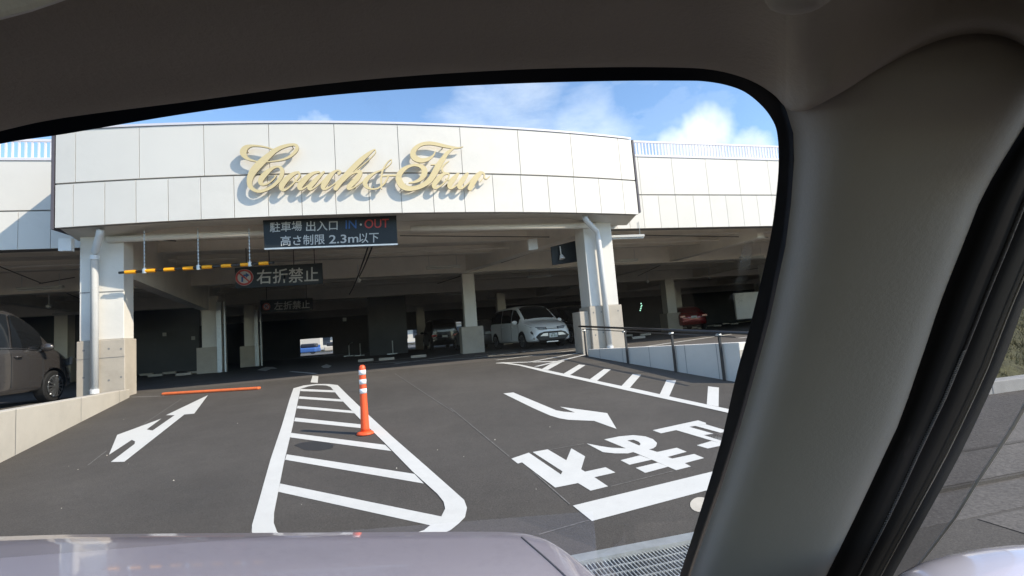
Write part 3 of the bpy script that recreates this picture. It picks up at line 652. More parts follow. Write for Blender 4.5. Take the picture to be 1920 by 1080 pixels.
def board(quad, Y, th, m, parent, name='board'):
    P = [onY(*q, Y) for q in quad]; Q = [p+Vector((0, th, 0)) for p in P]
    return MB().add(P+Q, [(0, 1, 2, 3), (7, 6, 5, 4), (0, 4, 5, 1), (1, 5, 6, 2), (2, 6, 7, 3), (3, 7, 4, 0)]).build(name, m, parent)
p = onY(620, 435, 11.2)
s1 = empty('entrance_sign', (p.x, 11.3, 3.0), label='dark height limit sign hung under the middle of the canopy', cat='sign')
board([(493, 413), (743, 404), (745.5, 456), (496, 466)], 11.3, .10, M['navy'], s1)
b = MB(); b.bar(onY(496, 467, 11.3)+Vector((0, .04, 0)), onY(746, 458, 11.3)+Vector((0, .04, 0)), .12, .035); b.build('bottom_trim', M['galv'], s1)
text_quad('駐車場', [(506, 417), (566, 414), (566, 432.5), (506, 436)], 11.3, M['letter'], s1, .010)
text_quad('出入口', [(574, 415), (633, 412.5), (633, 431.5), (574, 434)], 11.3, M['letter'], s1, .010)
text_quad('IN', [(648, 413), (668.5, 412), (668.5, 428), (648, 429)], 11.3, M['blue'], s1, .008)
b = MB(); q = onY(676.5, 421, 11.288); b.tube([q, q+Vector((0, .01, 0))], .024, 10); b.build('dot', M['letter'], s1)
text_quad('OUT', [(683.5, 411.5), (729, 410), (729, 426.5), (683.5, 428.5)], 11.3, M['red'], s1, .008)
text_quad('高さ制限', [(526, 442.5), (609, 438.5), (609, 458), (526, 461.5)], 11.3, M['letter'], s1, .010)
text_quad('2.3m', [(617, 441), (672, 438.5), (672, 454.5), (617, 457)], 11.3, M['letter'], s1, .010)
text_quad('以下', [(673, 437.5), (710, 436), (710, 454.5), (673, 456)], 11.3, M['letter'], s1, .010)
def ring_sign(cx, cy, r_, Y, parent, flip=False):
    c = onY(cx, cy, Y-.02); s = r_/F*(c-CAM).dot(fw)
    e = MB().tube([c, c+Vector((0, .02, 0))], s, 28).build('disc', M['letter'], parent)
    b = MB(); n = 28; o_ = [(c.x+math.cos(a*6.2832/n)*s*.97, c.z+math.sin(a*6.2832/n)*s*.97) for a in range(n)]; i_ = [(c.x+math.cos(a*6.2832/n)*s*.74, c.z+math.sin(a*6.2832/n)*s*.74) for a in range(n)]
    for a in range(n):
        k = (a+1) % n; b.add([(o_[a][0], c.y-.004, o_[a][1]), (o_[k][0], c.y-.004, o_[k][1]), (i_[k][0], c.y-.004, i_[k][1]), (i_[a][0], c.y-.004, i_[a][1])], [(0, 1, 2, 3)])
    g = -1 if flip else 1
    b.bar((c.x-g*s*.58, c.y-.008, c.z+s*.58), (c.x+g*s*.58, c.y-.008, c.z-s*.58), .003, s*.16, upv=(g*.7, 0, .7))
    b.build('red_ring', M['red'], e)
    b = MB(); P = [(-.32, -.55), (-.12, -.55), (-.12, -.1), (.05, .12), (.18, .12), (.18, -.08), (.58, .24), (.18, .55), (.18, .34), (-.05, .34), (-.32, .02)]
    b.add([(c.x+g*x*s, c.y-.006, c.z+z*s) for x, z in P], [list(range(len(P)))]); b.build('arrow', M['blue'], e)
p = onY(523, 516, 15)
s2 = empty('no_turn_sign', (p.x, 15, 2.6), label='hanging dark sign with red ringed disc forbidding a right turn', cat='sign', group='no turn signs in the garage')
board([(440, 502), (604, 493), (606, 532), (442, 541)], 15., .05, M['navy'], s2)
text_quad('右折禁止', [(481, 506), (597, 500), (597, 528), (481, 533)], 15., M['letter'], s2, .010)
ring_sign(458, 520, 15.5, 15., s2)
for px in (462, 505, 551, 590): q = onY(px, 497, 15.02); MB().tube([q, (q.x, q.y, 3.72)], .012, 6).build('hanger_rod', M['black'], s2)
p = onY(537, 572, 24)
s3 = empty('no_turn_sign', (p.x, 24, 2.5), label='smaller distant hanging sign with red ringed disc forbidding a left turn', cat='sign', group='no turn signs in the garage')
board([(488, 563), (586, 558.5), (587, 581), (489, 585)], 24., .05, M['navy'], s3)
text_quad('左折禁止', [(514, 566), (581, 562.5), (581, 578), (514, 581.5)], 24., M['letter'], s3, .010)
ring_sign(499.7, 575, 6.8, 24., s3, True)
for px in (500, 575): q = onY(px, 562, 24.02); MB().tube([q, (q.x, q.y, 3.70)], .012, 6).build('hanger_rod', M['black'], s3)

# ------------------------------------------------------------------ height limit bar
HY = 11.72
a, c = onY(223, 511.5, HY), onY(514, 492.5, HY)
hb = empty('height_bar', tuple((a+c)/2), label='black and amber height limit bar hung on three chains at the entrance', cat='height bar')
b = MB(); b.tube([a, c], .028, 12); b.build('bar', M['black'], hb, smooth=True)
for px in (243.5, 278.5, 313.5, 348.5, 384, 420.5, 457.5, 493.5):
    f0_ = (px-9.5-223)/291; f1_ = (px+9.5-223)/291; b = MB(); b.tube([a+(c-a)*f0_, a+(c-a)*f1_], .040, 14); b.build('amber_sleeve', M['amber'], hb, smooth=False)
for px in (268.5, 367.5, 466):
    f = (px-223)/291; q = a+(c-a)*f; b = MB(); z = q.z
    k = 0
    top = 3.50
    while z < top:
        dx, dy = (.012, .004) if k % 2 else (.004, .012)
        b.box(q.x-dx, q.x+dx, q.y-dy, q.y+dy, z, z+.045); z += .04; k += 1
    b.build('chain', M['galv'], hb)
    b = MB(); b.tube([q-Vector((0, 0, .05)), q+Vector((0, 0, .05))], .045, 10); b.build('clamp', M['galv'], hb)

# ------------------------------------------------------------------ ceiling fittings
def light_at(px, py, half, first=[None]):
    p = onZ(px, py, 3.22)
    if first[0] is None:
        r_ = empty('batten_light', (0, 0, 0)); 
        b = MB(); b.box(-.62, .62, -.05, .05, .03, .10); b.build('fixture_body', M['fixture'], r_)
        b = MB(); b.tube([(-.6, 0, 0), (.6, 0, 0)], .02, 8); b.build('tube_lamp', M['tube'], r_)
        b = MB(); [b.tube([(x, 0, .1), (x, 0, .5)], .008, 6) for x in (-.5, .5)]; b.build('hanger', M['galv'], r_)
        first[0] = r_; o = r_
    else: o = copy_tree(first[0])
    o.location = p; return o
for px, py, lb in ((76, 543, 'unlit batten light over the dark car at the left'), (831, 503, 'unlit batten light nearest the interior column behind the entrance'), (1172, 447, 'unlit batten light just right of the right column head'),
        (1170, 491, 'second unlit batten light right of the right column, below the first'), (1410, 484, 'unlit batten light near the windscreen edge on the right'), (713, 571, 'small distant unlit batten light above the exit aisle'),
        (855, 553, 'small unlit batten light left of the interior column top'), (1085, 540, 'distant unlit batten light over the white minivan'), (310, 612, 'unlit batten light deep in the dark left bay'), (128, 590, 'farther unlit batten light behind the dark car'),
        (1012, 520, 'unlit batten light between the first roof beams'), (930, 560, 'unlit batten light beyond the white minivan roof')):
    tag(light_at(px, py, 10), lb, 'ceiling light', 'batten lights under the garage ceiling')
def boxthing(name, quad, Y, th, m, label, cat):
    o = board(quad, Y, th, m, None, name); return tag(o, label, cat)
jb = boxthing('junction_box', [(990, 449), (1007, 447), (1009, 467), (992, 469)], 13.2, .12, M['gutter'], 'small white electrical box fixed under the beam near the right column', 'electrical box')
vs = empty('hanging_board', tuple(onY(1060, 478, 13.1)), label='dark hanging board beside the right column head with small white lamp', cat='sign')
board([(1033, 463), (1084, 450), (1086, 490), (1036, 497)], 13.1, .05, M['navy'], vs)
b = MB(); q = onY(1050, 462, 13.0); q2 = onY(1052, 478, 13.0); b.tube([q, q2], .018, 8); b.tube([q2, q2+Vector((.02, -.02, -.12))], [.04, .09], 12); b.build('lamp', M['gutter'], vs)
# cables hanging along the ceiling
for a, c, Y1, Y2, lb in (((690, 463), (655, 552), 12.6, 24, 'longer sagging black cable running back under the ceiling behind the height limit sign'), ((698, 462), (665, 530), 12.6, 22, 'shorter of the two sagging black cables behind the height limit sign')):
    p, q = onY(*a, Y1), onY(*c, Y2); pts = [p+(q-p)*t-Vector((0, 0, .12*math.sin(t*3.14))) for t in [i/8 for i in range(9)]]; b = MB(); b.tube(pts, .022, 6)
    tag(b.build('power_cable', M['black'], smooth=True), lb, 'cable', 'sagging black cables')
cr = empty('conduit_run', (0, 14, 3.6), label='thin dark conduits strung under the pale ceiling beams', cat='conduit')
for a, c, z in (((1180, 525), (1310, 463), 3.62), ((750, 442), (1090, 445), 3.55), ((1150, 440), (1440, 445), 3.56), ((820, 532), (1085, 445), 3.60), ((255, 446), (330, 452), 3.5), ((1040, 560), (1440, 500), 3.62), ((0, 500), (150, 560), 3.6), ((0, 545), (140, 520), 3.6)):
    p, q = onZ(*a, z), onZ(*c, z); MB().tube([p, q], .014, 6).build('conduit', M['black'], cr)
for y, lb in ((16.2, 'pale sprinkler pipe running across under the roof deck, nearest the entrance'), (20.6, 'pale sprinkler pipe under the roof deck just beyond the first main beam'), (24.9, 'pale sprinkler pipe under the roof deck, deepest of the three')):
    tag(MB().tube([(-30, y, 3.66), (32, y, 3.66)], .035, 8).build('sprinkler_pipe', M['steel_lt'], smooth=True), lb, 'pipe', 'sprinkler pipes')
for px, py, Y, lb in ((308, 627, 30.5, 'small white square plate on the dark left wall, left of the pair'), (362, 634, 30.5, 'small white square plate on the dark left wall, nearer the guarded column'), (646, 599, 29.9, 'small white square plate high on the wall beside the exit aisle')):
    tag(board([(px-3.4, py-3.2), (px+3.2, py-3.4), (px+3.4, py+3.2), (px-3.2, py+3.4)], Y, .04, M['letter'], None, 'wall_plate'), lb, 'wall plate', 'small plates on dark walls')
b = MB(); q = onY(1203, 577, 26); 
for dz, dx in ((.25, 0), (.13, .03), (.05, -.02), (-.05, -.05), (-.15, -.1)): b.tube([q+Vector((dx, 0, dz)), q+Vector((dx, .03, dz))], .035, 8)
tag(b.build('exit_light', mat('exit_green', (.3, .9, .6), .5, emit=((.5, 1, .75), .7))), 'tiny green glowing exit light in the dark bay right of the column', 'exit light')

# security cameras hanging from ceiling
def ceil_cam(px, py, z=3.1):
    p = onZ(px, py, z); e = empty('dome_camera', tuple(p))
    b = MB(); b.tube([p+Vector((0, 0, .0)), p+Vector((0, 0, .55))], .02, 8); b.build('stem', M['gutter'], e)
    b = MB(); b.tube([p+Vector((0, 0, z_)) for z_ in (-.12, -.08, 0, .04)], [.03, .08, .1, .05], 12); b.build('dome', M['gutter'], e, smooth=True); return e
for px, py, lb in ((92, 573, 'white dome camera hanging over the dark car'), (1214, 527, 'white dome camera hanging right of the right column'), (672, 524, 'white dome camera hanging beside the sagging black cables'), (1330, 520, 'white dome camera hanging near the far right columns')):
    tag(ceil_cam(px, py), lb, 'camera', 'dome cameras under the ceiling')

# ------------------------------------------------------------------ parking lines and wheel stops
def zline(a, c, w_=.10):
    p, q = onZ(*a), onZ(*c)
    if p.y < YR: p = onR(*a)
    if q.y < YR: q = onR(*c)
    d = (q-p).normalized(); n = Vector((-d.y, d.x, 0)).normalized()*w_/2; h = Vector((0, 0, .009))
    return [p-n+h, q-n+h, q+n+h, p+n+h]
def fl(lines, w_=.12):
    b = MB()
    for a, c in lines: b.add(zline(a, c, w_), [(0, 1, 2, 3)])
    return b
tag(fl([((1005, 688), (1100, 665)), ((990, 680), (1098, 660)), ((930, 676), (1095, 655)), ((880, 673), (1020, 655)), ((1100, 651), (1180, 646)), ((890, 668), (985, 660))], .14).build('bay_line_markings', M['paint'], fix=False), kind='structure')
tag(fl([((1170, 665), (1440, 624)), ((1200, 652), (1440, 617)), ((1250, 650), (1440, 628)), ((1330, 652), (1440, 634))], .16).build('bay_line_markings', M['paint'], fix=False), kind='structure')
tag(fl([((670, 684), (880, 672)), ((690, 680), (800, 668)), ((740, 683), (860, 665)), ((300, 703), (352, 698)), ((545, 697), (592, 701))], .12).build('bay_line_markings', M['paint'], fix=False), kind='structure')
tag(sheet([[(482, 694), (498, 688), (512, 688), (520, 691), (508, 692), (498, 696)]], 'painted_arrow', M['paint'], .004, fn=onZ), 'small distant white arrow on the shaded aisle floor left of the island tip', 'road marking', 'arrows painted on the ramp')
tag(sheet([[(602, 687), (612, 683), (622, 686), (616, 690), (606, 690)]], 'painted_arrow', M['paint'], .004, fn=onZ), 'tiny distant white arrow on the shaded aisle floor before the bright exit', 'road marking', 'arrows painted on the ramp')
stops = [(275, 702), (292, 704), (318, 699), (345, 702), (366, 698), (686, 676), (725, 673.5), (785, 668.5), (150, 708), (1157, 640), (1176, 629), (1197, 633), (1210, 627), (1300, 614), (1316, 614.5), (1333, 610), (1345, 610), (1361, 606), (1377, 606), (1391, 603), (1404, 602)]
wsb = MB(); wsb.prism([(-.30, -.07), (.30, -.07), (.30, .07), (-.30, .07)], 0, .11)
P0 = None
for i, (px, py) in enumerate(stops):
    p = onZ(px, py+2)
    if P0 is None: P0 = wsb.build('wheel_stop', M['conc'], bevel=.02); o = P0
    else: o = P0.copy(); COL.objects.link(o)
    o.location = p; o.rotation_euler.z = R(-4)
    side = 'left bay' if px < 400 else ('centre aisle' if px < 900 else 'right bay')
    rank = [q for q in sorted(stops) if (q[0] < 400) == (px < 400) and (400 <= q[0] < 900) == (400 <= px < 900)]
    words_ = ['first', 'second', 'third', 'fourth', 'fifth', 'sixth', 'seventh', 'eighth', 'ninth', 'tenth', 'eleventh', 'twelfth', 'thirteenth']
    o_lbl = f'concrete wheel stop, {words_[rank.index((px, py))]} from the left in the {side}'
    tag(o, o_lbl, 'wheel stop', 'concrete wheel stops in the parking bays')
# hoop barriers deep inside
for i, (px, py) in enumerate(((655, 668), (676, 667), (712, 665), (737, 664))):
    p = onZ(px, py); e = empty('hoop_barrier', tuple(p)); b = MB()
    if i == 0: b.tube([p, p+Vector((0, 0, .7)), p+Vector((.08, 0, .85)), p+Vector((.25, 0, .9))], .035, 8)
    else: b.tube([p, p+Vector((0, 0, .8))], .035, 8)
    b.build('pole', M['galv'], e)
    b = MB(); b.box(p.x-.35, p.x+.25, p.y-.1, p.y+.1, 0, .05); b.build('foot_plate', M['galv'], e)
    tag(e, ('bent grey steel hoop standing left of three straight posts' if i == 0 else ['first', 'second', 'third'][i-1]+' straight grey steel post from the left in the centre aisle'), 'barrier post', 'steel posts in the centre aisle')

# ================================================================== CARS
def interp(tab, x):
    if x <= tab[0][0]: return tab[0][1:]
    for a, c in zip(tab, tab[1:]):
        if x <= c[0]:
            t = (x-a[0])/(c[0]-a[0]); return [p+(q-p)*t for p, q in zip(a[1:], c[1:])]
    return tab[-1][1:]
# table rows: x (0 rear .. 1 front), underside, belt, top, half width low, half width belt, half width top
VAN = [(0, .42, .80, 1.02, .66, .70, .55), (.012, .30, .98, 1.35, .80, .84, .66), (.05, .24, 1.02, 1.62, .86, .87, .70), (.15, .22, 1.02, 1.69, .88, .88, .70), (.35, .22, 1.00, 1.71, .88, .88, .71), (.55, .22, .98, 1.70, .88, .88, .70),
       (.64, .22, .97, 1.62, .88, .88, .68), (.72, .22, .96, 1.36, .88, .88, .72), (.80, .22, .95, 1.07, .88, .87, .76), (.86, .22, .91, 1.00, .88, .85, .72), (.93, .22, .82, .92, .87, .80, .66), (.975, .24, .74, .82, .80, .70, .56), (1, .30, .60, .68, .64, .56, .45)]
BOXVAN = [(0, .40, .90, 1.2, .70, .74, .62), (.012, .28, 1.05, 1.60, .82, .84, .72), (.05, .24, 1.08, 1.85, .87, .87, .76), (.4, .22, 1.08, 1.90, .87, .87, .77), (.62, .22, 1.06, 1.86, .87, .87, .75), (.72, .22, 1.04, 1.68, .87, .87, .74),
          (.82, .22, 1.03, 1.28, .87, .86, .78), (.88, .22, .99, 1.10, .87, .85, .74), (.95, .23, .88, .98, .85, .80, .66), (.985, .26, .74, .84, .78, .70, .56), (1, .32, .6, .7, .62, .58, .46)]
HATCH = [(0, .45, .75, .85, .60, .66, .55), (.02, .32, .92, 1.0, .80, .82, .70), (.08, .26, .95, 1.15, .86, .86, .70), (.18, .22, .95, 1.40, .88, .87, .60), (.35, .2, .93, 1.48, .88, .87, .60), (.5, .2, .92, 1.46, .88, .87, .60), (.6, .2, .91, 1.30, .88, .87, .62),
         (.70, .2, .90, 1.0, .88, .86, .72), (.82, .2, .84, .92, .88, .84, .70), (.93, .22, .74, .82, .84, .76, .62), (1, .3, .56, .64, .62, .56, .46)]
def section(tab, L, H, W, f):
    zb, zs, zt, wl, ws, wt = interp(tab, f); kz = H/max(r_[3] for r_ in tab); kw = W/2/.88
    zb, zs, zt = zb*kz, zs*kz, zt*kz; wl, ws, wt = wl*kw, ws*kw, wt*kw; x = (f-.5)*L
    half = [(wl*.80, zb), (wl*.97, zb+.05), (wl, zb+.16), (wl*1.0, zb*.5+zs*.5), (ws*1.0, zs-.07), (ws*.975, zs), (ws*.5+wt*.5, zs*.5+zt*.5), (wt, zt-.07), (wt*.88, zt-.012), (wt*.45, zt+.012)]
    return x, half
def make_car(name, tab, L, W, H, paint, loc, rz, label, cat, fr=(.17, .80), wheel=.33, side=(.06, .74), ws_=(.60, .785), style='plain', spokes=10, group=None):
    e = empty(name, (0, 0, 0)); tag(e, label, cat, group)
    fs = sorted(set([r_[0] for r_ in tab]+[.1, .22, .28, .45, .5, .59, .68, .76, .83, .9])); rows = []
    for f in fs:
        x, h = section(tab, L, H, W, f); ring_ = [(x, y, z) for y, z in h]+[(x, -y, z) for y, z in h[::-1]]; rows.append(ring_)
    b = MB(); b.grid(rows, closed=True); n = len(rows[0]); b.f.append(list(range(n))); b.m.append(0); o_ = (len(rows)-1)*n; b.f.append([o_+k for k in range(n)][::-1]); b.m.append(0)
    body = b.build('body', [paint, M['black']], e, smooth=True)
    md = body.modifiers.new('s', 'SUBSURF'); md.levels = md.render_levels = 2
    xs_ = [(f-.5)*L for f in fr]
    cut = MB()
    for x in xs_:
        for s_ in (-1, 1): cut.tube([(x, s_*(W/2-.26), wheel), (x, s_*(W/2+.2), wheel)], wheel+.055, 32, 1)
    co = cut.build('cut', [paint, M['black']]); bm_ = body.modifiers.new('b', 'BOOLEAN'); bm_.object = co; bm_.operation = 'DIFFERENCE'; bm_.solver = 'EXACT'
    dg = bpy.context.evaluated_depsgraph_get(); dg.update(); me = bpy.data.meshes.new_from_object(body.evaluated_get(dg)); body.modifiers.clear(); body.data = me
    for p in me.polygons: p.use_smooth = p.material_index == 0
    bpy.data.objects.remove(co)
    # glazing, laid 8 mm proud of the body
    def sidepoint(f, t, s_, off=.012):
        x, h = section(tab, L, H, W, f); a, m_, c = h[5], h[6], h[7]
        q = (a[0]+(m_[0]-a[0])*t*2, a[1]+(m_[1]-a[1])*t*2) if t < .5 else (m_[0]+(c[0]-m_[0])*(t-.5)*2, m_[1]+(c[1]-m_[1])*(t-.5)*2)
        return (x, s_*(q[0]+off), q[1])
    cuts = side[2:] if len(side) > 2 else (side[0]+(side[1]-side[0])*.33, side[0]+(side[1]-side[0])*.66)
    ed = [side[0], *cuts, side[1]]
    for s_ in (-1, 1):
        for a, c in zip(ed, ed[1:]):
            gp = .006; r_ = []
            for i in range(7):
                f = a+gp+(c-a-2*gp)*i/6; tt = .93
                r_.append([sidepoint(f, t, s_) for t in (.09, .3, .5, .7, tt)])
            MB().grid(r_).build('side_window', M['glassdark'], e, smooth=True)
    def toppoint(f, u, off=.016):
        x, h = section(tab, L, H, W, f); wt, zt = h[7][0]*.97, h[9][1]; z = zt-.07*abs(u)**2.2
        return (x+off*.7, u*wt*.97, z+off)
    rws = []
    for i in range(6):
        f = ws_[0]+.012+(ws_[1]-ws_[0]-.02)*i/5; rws.append([toppoint(f, u) for u in (-.93, -.7, -.35, 0, .35, .7, .93)])
    MB().grid(rws).build('windscreen', M['glassdark'], e, smooth=True)
    x0, h0 = section(tab, L, H, W, 0.02); 
    _, hb = section(tab, L, H, W, .05); zt_ = hb[8][1]; zb_ = hb[5][1]
    xr = -L/2
    MB().add([(xr+.02, -W*.36, zb_+.0), (xr+.02, W*.36, zb_+.0), (xr+.05*L-.05, W*.33, zt_-.10), (xr+.05*L-.05, -W*.33, zt_-.10), (xr+.25, -W*.36, zb_), (xr+.25, W*.36, zb_), (xr+.3, W*.33, zt_-.10), (xr+.3, -W*.33, zt_-.10)],
             [(0, 1, 2, 3), (7, 6, 5, 4), (0, 4, 5, 1), (1, 5, 6, 2), (2, 6, 7, 3), (3, 7, 4, 0)]).build('rear_window', M['glassdark'], e)
    # wheels
    for x in xs_:
        for s_ in (-1, 1):
            y1 = s_*(W/2-.01); y0 = s_*(W/2-.22); b = MB()
            b.tube([(x, y0, wheel), (x, y0+(y1-y0)*.1, wheel), (x, y0+(y1-y0)*.9, wheel), (x, y1, wheel)], [wheel*.93, wheel, wheel, wheel*.93], 36); wh = b.build('wheel', M['rubber'], e, smooth=False)
            b = MB(); yy = y1+s_*.004; b.tube([(x, y1-s_*.03, wheel), (x, yy, wheel)], [wheel*.70, wheel*.70], 36, 1)
            for k in range(spokes):
                a = k*6.2832/spokes; d = Vector((math.cos(a), 0, math.sin(a))); c0 = Vector((x, yy+s_*.012, wheel)); b.bar(c0+d*.03, c0+d*wheel*.68, .03, .03, 0, upv=(0, 1, 0))
            b.tube([(x, yy, wheel), (x, yy+s_*.03, wheel)], .05, 16, 0)
            nn = 36
            o1 = [(x+math.cos(i*6.2832/nn)*wheel*.72, yy+s_*.01, wheel+math.sin(i*6.2832/nn)*wheel*.72) for i in range(nn)]; o2 = [(x+math.cos(i*6.2832/nn)*wheel*.64, yy+s_*.016, wheel+math.sin(i*6.2832/nn)*wheel*.64) for i in range(nn)]
            b.grid([o1, o2], closed=True); b.build('rim', [M['rim'], M['black']], wh)
    # mirrors
    for s_ in (-1, 1):
        f = side[1]-.03; x, h = section(tab, L, H, W, f); b = MB(); c0 = Vector((x+.02, s_*(h[5][0]+.13), h[5][1]+.08)); rr = []
        for i in range(7):
            a = math.pi*i/6; rr.append([tuple(c0+Vector((-.06*math.cos(a), .13*math.sin(a)*math.cos(k*6.2832/12), .085*math.sin(a)*math.sin(k*6.2832/12)))) for k in range(12)])
        b.grid(rr, closed=True); mr_ = b.build('wing_mirror', paint, e, smooth=True)
        b = MB(); b.bar((x, s_*(h[5][0]-.02), h[5][1]+.01), (x+.02, s_*(h[5][0]+.08), h[5][1]+.05), .05, .04); b.build('mirror_arm', M['black'], mr_)
    # door gaps, handles
    for s_ in (-1, 1):
        for f in (ed[1], ed[2], side[1]-.01):
            x, h = section(tab, L, H, W, f); b = MB(); b.tube([(x, s_*(h[k][0]+.002), h[k][1]) for k in (2, 3, 4, 5)], .006, 6); b.build('door_gap', M['black'], e)
        for f in (ed[1]+.012, ed[2]+.015):
            x, h = section(tab, L, H, W, f); b = MB(); zz = h[4][1]-.05; b.tube([(x, s_*(h[4][0]-.0), zz), (x+.03, s_*(h[4][0]+.035), zz+.005), (x+.15, s_*(h[4][0]+.035), zz+.005), (x+.18, s_*h[4][0], zz)], .016, 8); b.build('door_handle', paint, e, smooth=True)
    # lamps, plates
    def frontx(y, z):
        # outermost body x at height z, near width y, from the section table
        best = 0
        for f in [1-k*.002 for k in range(80)]:
            x, h = section(tab, L, H, W, f)
            if h[9][1] > z and z > h[0][1]:
                wz = interp([(q[1], q[0]) for q in sorted(h, key=lambda q: q[1])], z)[0]
                if wz > abs(y): return x
        return L/2*.9
    def patch(pts, name, m, parent, off=.02, dirn=1):
        b = MB(); P = []
        for y, z in pts: P.append((dirn*(frontx(y, z)+off), y, z))
        k = len(P); b.add(P+[(p[0]-dirn*.10, p[1], p[2]) for p in P], [list(range(k))]+[(i, (i+1) % k, k+(i+1) % k, k+i) for i in range(k)]); return b.build(name, m, parent)
    hk = H/max(r_[3] for r_ in tab)
    if style == 'mpv':
        for s_ in (-1, 1):
            patch([(s_*y, z*hk) for y, z in ((.24, .685), (.52, .70), (.80, .785), (.87, .89), (.70, .80), (.50, .785), (.24, .77))], 'headlight_surround', M['black'], e, .022)
            hl = patch([(s_*y, z*hk) for y, z in ((.28, .70), (.50, .72), (.78, .80), (.84, .86), (.70, .78), (.50, .765), (.28, .755))], 'headlight', M['lamp'], e, .03)
            patch([(s_*y, z*hk) for y, z in ((.80, .66), (.84, .62), (.78, .34), (.75, .34), (.79, .60))], 'fog_trim', M['chrome'], e, .03)
        gl = patch([(y, z*hk) for y, z in ((-.36, .61), (.36, .61), (.56, .56), (.71, .43), (.58, .30), (.46, .19), (-.46, .19), (-.58, .30), (-.71, .43), (-.56, .56))], 'lower_grille', M['black'], e, .03)
        for s_ in (-1, 1): patch([(s_*y, z*hk) for y, z in ((.22, .55), (.42, .54), (.56, .45), (.22, .44))], 'grille_fin', M['rim'], gl, .05)
        patch([(y, z*hk) for y, z in ((-.40, .70), (.40, .70), (.40, .715), (-.40, .715))], 'upper_grille_line', M['black'], e, .03)
        pl = patch([(y, z) for y, z in ((-.17, .40), (.17, .40), (.17, .565), (-.17, .565))], 'number_plate', M['plate'], e, .065)
        px_ = frontx(0, .48)+.07
        b = MB()
        for k, y in enumerate((-.11, -.05, .03, .09)): b.box(px_, px_+.003, y, y+.03, .42, .50)
        b.box(px_, px_+.003, -.07, .07, .52, .545); b.build('plate_characters', M['plate_ink'], pl)
        b = MB(); b.box(L/2-.14, L/2-.05, -.25, .25, .22, .26); b.build('lower_lip', M['rim'], e)
    if style == 'dark':
        for s_ in (-1, 1):
            b = MB(); b.tube([sidepoint(side[0]+(side[1]-side[0])*k/14, .06, s_, .016) for k in range(15)], .011, 6); b.build('belt_trim', M['chrome'], e, smooth=True)
        for s_ in (-1, 1): patch([(s_*y, z*hk) for y, z in ((.50, .66), (.84, .74), (.85, .90), (.60, .82))], 'headlight', M['lamp'], e, .03)
    # rear lamps
    for s_ in (-1, 1):
        b = MB(); z0 = .78*hk; b.box(-L/2+.005, -L/2+.12, min(s_*.50, s_*.82)*W/1.76, max(s_*.50, s_*.82)*W/1.76, z0, z0+.14); b.build('tail_lamp', M['tail'], e, bevel=.02)
    b = MB(); b.box(-L/2-.01, -L/2+.1, -.17, .17, .70*hk, .70*hk+.16); b.build('rear_plate', M['plate'], e)
    if style == 'rear':
        b = MB(); b.tube([(-L/2-.01, -.62, .80*hk), (-L/2-.04, -.3, .70*hk+.02), (-L/2-.04, .3, .70*hk+.02), (-L/2-.01, .62, .80*hk)], .018, 8); b.build('chrome_trim', M['chrome'], e)
    e.location = loc; e.rotation_euler = (0, 0, rz); return e
grey_p = paintmat('dark_grey_paint', (.085, .078, .076), .25, .5); white_p = paintmat('pearl_white_paint', (.86, .86, .84), .3, .0)
red_p = paintmat('red_paint', (.25, .012, .012), .25, .3); black_p = paintmat('black_car_paint', (.02, .02, .022), .2, .5); silver_p = paintmat('silver_paint', (.30, .30, .30), .3, .6)
make_car('parked_minivan', BOXVAN, 4.6, 1.70, 1.94, grey_p, (-8.17, 10.76, 0), R(90), 'dark grey minivan parked behind the left wall with its front wheel near the concrete column', 'car', style='dark', wheel=.325, side=(.06, .77, .34, .58), ws_=(.66, .855), fr=(.17, .835), spokes=14)
p = onZ(1035, 658); q = onZ(925, 660)
make_car('parked_minivan', VAN, 4.7, 1.84, 1.80, white_p, (5.22, 20.3, 0), R(-80), 'white minivan with black lower grille parked facing out behind the right column', 'car', style='mpv', ws_=(.60, .79), side=(.05, .75, .34, .58))
make_car('parked_hatchback', HATCH, 4.3, 1.74, 1.48, silver_p, (3.7, 25.0, 0), R(97), 'silver grey hatchback with red tail lamps half hidden behind the interior column', 'car', style='rear', ws_=(.52, .69), side=(.14, .66))
make_car('parked_minivan', VAN, 4.7, 1.8, 1.75, black_p, (7.75, 21.7, 0), R(-80), 'very dark minivan parked in shade just right of the white minivan', 'car', style='dark', ws_=(.60, .79), side=(.05, .75, .34, .58))
p = onY(1294, 603, 27)
make_car('parked_hatchback', HATCH, 4.3, 1.76, 1.50, red_p, (p.x+.55, 28.6, 0), R(75), 'red car seen from behind with pale number plate in the right bay', 'car', style='rear', ws_=(.52, .69), side=(.14, .66))
p = onZ(833, 660)
make_car('parked_van', BOXVAN, 4.7, 1.8, 2.0, black_p, (p.x+.4, 33.5, 0), R(95), 'dark tall van standing deep in the garage beyond the interior column', 'car', style='rear', ws_=(.66, .855), side=(.06, .80))

